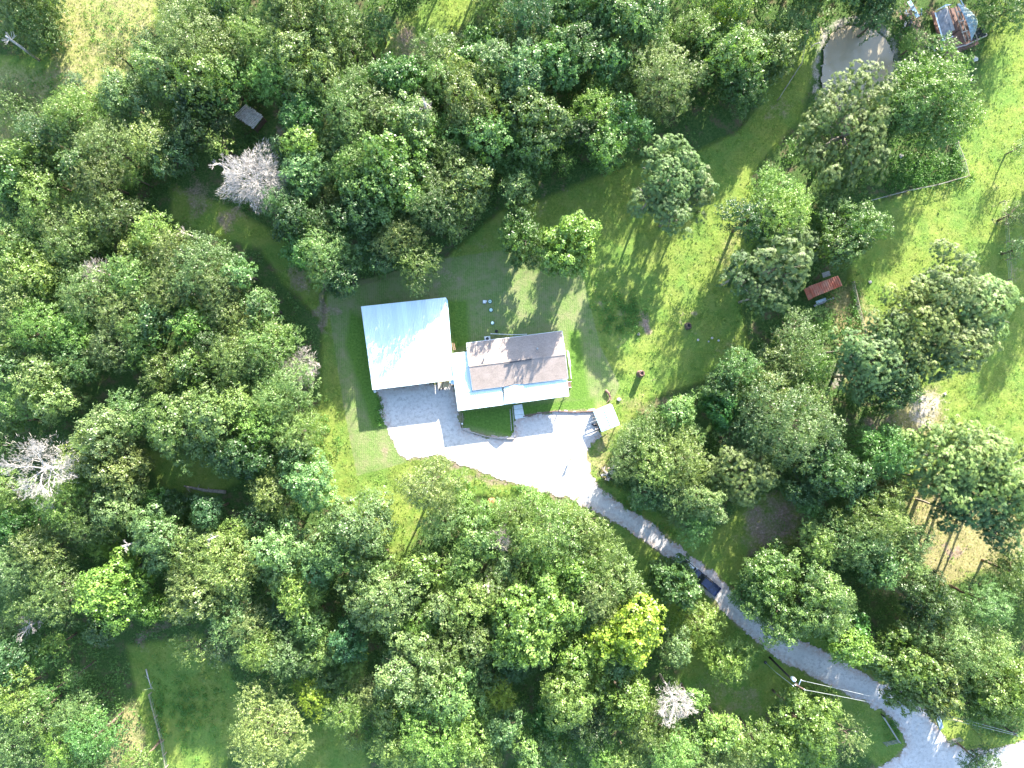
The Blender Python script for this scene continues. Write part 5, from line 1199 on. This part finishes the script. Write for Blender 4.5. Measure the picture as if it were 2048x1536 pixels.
# leafless trees
def dead_tree(px, py, rpx, h, lab, mat, seed, fuzz=0, **kw):
    R = rpx / PPM * (1 - h / H); c = at(px, py, h - R * .3); root = empty('leafless_tree', (c.x, c.y, 0)); tag(root, lab, 'tree')
    tr, br = dead_branches(R, h, seed, **kw)
    t_ = link('trunk', tr.mesh('trunk', M[mat], True), root); b_ = link('branches', br.mesh('branches', M[mat]), root)
    if fuzz:
        r_ = np.random.RandomState(seed); n = fuzz; d = r_.normal(0, 1, (n, 3)); d[:, 2] = d[:, 2] * .8 + .35; d /= np.linalg.norm(d, axis=1, keepdims=True)
        a_ = np.arctan2(d[:, 1], d[:, 0]); ol = 1 + .12 * np.sin(3 * a_ + seed) + .12 * np.sin(5 * a_ + 2) + .10 * np.sin(11 * a_)
        P = d * (R * r_.uniform(.35, 1.0, n) ** .6 * ol)[:, None] * np.array([1, 1, .6]); P[:, 2] += h - R * .35
        V = leaf_quads(P, r_.normal(0, 1, (n, 3)), .75, r_, .05, .1, d * 1.2 + r_.normal(0, .3, (n, 3)))
        tag(link('twigs', mesh_np('twigs', V, np.arange(len(V)).reshape(-1, 4), mats=[M[mat]]), root), kind='stuff')
    return root
dead_tree(510, 358, 66, 11, 'silvery-white leafless tree with a dense twiggy round crown', 'bleached', 4, n1=20, depth=4, up=.3, twig=.012, lenk=.40, fuzz=7000)
dead_tree(88, 935, 74, 15, 'large bleached dead tree with twisted white limbs', 'bleached', 7, n1=10, depth=5, r0=.26, up=.15, twig=.012, fuzz=1400)
dead_tree(602, 735, 38, 9, 'grey bare tree with one long limb west of the carport', 'graydead', 11, n1=10, depth=4, up=.2, twig=.015, fuzz=1500)
dead_tree(1348, 1405, 40, 12, 'bleached white snag in the lower woods near the clearing', 'bleached', 15, n1=10, depth=5, up=.3, twig=.012, fuzz=800)
dead_tree(852, 207, 18, 15, 'small bare twiggy treetop poking through the northern woods', 'graydead', 21, n1=9, depth=2, up=.5, twig=.02)
dead_tree(190, 545, 28, 10, 'tangle of dead brush in the western woods', 'graydead', 23, n1=8, depth=3, up=.0, twig=.02, fuzz=600)
dead_tree(250, 1096, 14, 12, 'small broken white snag among the western crowns', 'bleached', 25, n1=6, depth=2, up=.3, twig=.025)
dead_tree(415, 1082, 18, 12, 'short pale snag with a thick broken limb', 'bleached', 27, n1=5, depth=2, up=.2, twig=.03)
dead_tree(1000, 1078, 24, 10, 'grey bare snag below the gravel pad', 'graydead', 29, n1=7, depth=3, up=.3, twig=.02, fuzz=1000)
dead_tree(62, 1248, 30, 9, 'low sprawling grey dead limbs in the south-west woods', 'graydead', 31, n1=7, depth=3, up=-.05, twig=.022)
dead_tree(575, 440, 22, 7, 'thin bare tree between silvery tree and the northern woods', 'graydead', 33, n1=6, depth=3, up=.2, twig=.02)
dead_tree(12, 75, 22, 9, 'pale leaning bare trunk at the upper meadow edge', 'bleached', 35, n1=4, depth=2, up=.3, twig=.03)
dead_tree(360, 460, 16, 9, 'bare grey twigs at the edge of the woodland clearing', 'graydead', 37, n1=7, depth=2, up=.2, twig=.02)
dead_tree(978, 1172, 16, 11, 'little bare grey top north of the broad light-green crown', 'graydead', 39, n1=7, depth=2, up=.3, twig=.022)
dead_tree(440, 325, 22, 8, 'crooked pale bare branches just west of the silvery leafless tree', 'greywood', 41, n1=5, depth=3, up=.1, twig=.022)

# ------------------------------------------------------------------ undergrowth, weeds and grass (nobody could count them)
ROOFS = [[(715,605),(895,590),(912,765),(745,788)], [(900,700),(1130,655),(1145,798),(915,825)], [(1183,820),(1224,805),(1244,850),(1202,868)], [(1605,570),(1680,548),(1688,575),(1618,603)], [(1860,20),(1935,5),(1975,75),(1888,125)]]
def sample(n, rs, x0=-98, x1=98, y0=-74, y1=74): return rs.uniform(x0, x1, n), rs.uniform(y0, y1, n)
def blocked(x, y, m=.3):
    b = (sdf(DRIVE, x, y) > -m) | (sdf(POND, x, y) > -1.2)
    for r in ROOFS: b |= sdf(r, x, y) > -m
    return b
def scatter(name, pts, r, hgt, per, size, seed, tones, label, cat, asp=.6, mat='weed', hgz=0.0):
    rs = np.random.RandomState(seed); n = len(pts); cnt = np.maximum(3, (per * r ** 1.5).astype(int)); idx = np.repeat(np.arange(n), cnt); m = len(idx)
    d = rs.normal(0, 1, (m, 3)); d[:, 2] = np.abs(d[:, 2]); d /= np.linalg.norm(d, axis=1, keepdims=True); k = rs.uniform(.55, 1.0, m)[:, None]
    P = np.concatenate([pts, np.zeros((n, 1))], 1)[idx] + d * k * np.stack([r[idx], r[idx], hgt[idx]], 1) + np.array([0, 0, hgz])
    V = leaf_quads(P, d + np.array([0, 0, .5]), size, rs, asp, .6)
    tone = np.clip(tones[idx] + rs.normal(0, .15, m), 0, 1)
    me = mesh_np(name, V, np.arange(len(V)).reshape(-1, 4), mats=[M[mat]], attrs=dict(tone=np.repeat(tone, 4)))
    return tag(link(name, me), label, cat, kind='stuff')
rs = np.random.RandomState(11)
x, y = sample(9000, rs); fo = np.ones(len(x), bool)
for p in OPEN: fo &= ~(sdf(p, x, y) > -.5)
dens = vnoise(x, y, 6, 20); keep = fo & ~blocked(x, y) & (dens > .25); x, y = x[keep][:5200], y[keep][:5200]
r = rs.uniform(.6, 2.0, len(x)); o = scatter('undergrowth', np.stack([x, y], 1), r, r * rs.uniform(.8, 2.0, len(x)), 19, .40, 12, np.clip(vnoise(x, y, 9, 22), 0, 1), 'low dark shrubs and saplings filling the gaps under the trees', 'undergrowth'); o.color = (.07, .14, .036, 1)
# sparse weeds in the open ground
x, y = sample(16000, rs); op = np.zeros(len(x), bool)
for p in OPEN: op |= sdf(p, x, y) > .3
mw = sdf(MOWN, x, y) > -.2; dn = vnoise(x, y, 3.5, 30) * .6 + vnoise(x, y, 12, 31) * .4; keep = op & ~mw & ~blocked(x, y, .1) & (dn > .50); x, y = x[keep][:4200], y[keep][:4200]
r = rs.uniform(.15, .5, len(x)); o = scatter('meadow_weeds', np.stack([x, y], 1), r, r * .7, 60, .17, 13, np.clip(vnoise(x, y, 5, 24) * 1.2, 0, 1), 'knee-high weeds scattered through the unmown grass', 'weeds'); o.color = (.11, .20, .035, 1)
# weedy fringe hugging fence, edges of drive and the bare patch
pts = []
for (px, py, rx, ry, n) in ((1245,625,50,45,150),(1830,360,95,22,170),(1915,310,12,55,60),(1712,620,16,70,90),(1260,1010,40,20,60),(1310,1060,40,20,60),(1840,330,80,50,240),(1835,470,0,0,0),(905,975,60,18,60),(1060,975,50,14,50),(800,895,14,10,10),(1650,130,8,80,50),(1800,90,14,60,50),(1195,985,14,30,30),(760,830,6,25,18),(1800,1450,30,50,70),(320,1440,14,80,60),(1500,1300,30,40,20),(640,870,40,60,60),(1540,1230,30,20,20),(380,1420,60,90,160),(120,200,120,90,160),(230,60,60,60,60)):
    for k in range(n): pts.append(XY(px + rs.normal(0, .5) * rx, py + rs.normal(0, .5) * ry))
pts = np.array(pts); bl = blocked(pts[:, 0], pts[:, 1], -.1); pts = pts[~bl]; r = rs.uniform(.25, .75, len(pts))
o = scatter('rank_weeds', pts, r, r * 1.1, 60, .22, 14, rs.rand(len(pts)), 'rank weeds along fences, pond bank and drive edges', 'weeds'); o.color = (.08, .185, .036, 1)
# grass tufts: tiny upright blades that give the sward its relief
x, y = sample(90000, rs); keep = np.zeros(len(x), bool)
for p in OPEN: keep |= sdf(p, x, y) > -.5
keep &= ~blocked(x, y, .02) & ~(sdf(MOWN, x, y) > -.1); keep |= False
x, y = x[keep][:42000], y[keep][:42000]; n = len(x)
P = np.stack([x, y, np.full(n, .04)], 1); A = np.stack([rs.normal(0, .55, n), rs.normal(0, .55, n), np.ones(n)], 1)
V = leaf_quads(P, np.stack([rs.normal(0, 1, n), rs.normal(0, 1, n), rs.uniform(.2, .9, n)], 1), .24, rs, .7, .1, A)
me = mesh_np('grass_tufts', V, np.arange(len(V)).reshape(-1, 4), mats=[M['weed']], attrs=dict(tone=np.repeat(np.clip(vnoise(x, y, 4, 40) * .7 + rs.rand(n) * .4, 0, 1), 4)))
o = tag(link('grass_tufts', me), 'rough grass blades over pasture and lawn', 'grass', kind='stuff'); o.color = (.15, .205, .045, 1)

print('TRIS', sum(sum(len(p.vertices)-2 for p in m.polygons) if len(m.polygons)<2000 else 2*len(m.polygons) for m in bpy.data.meshes))
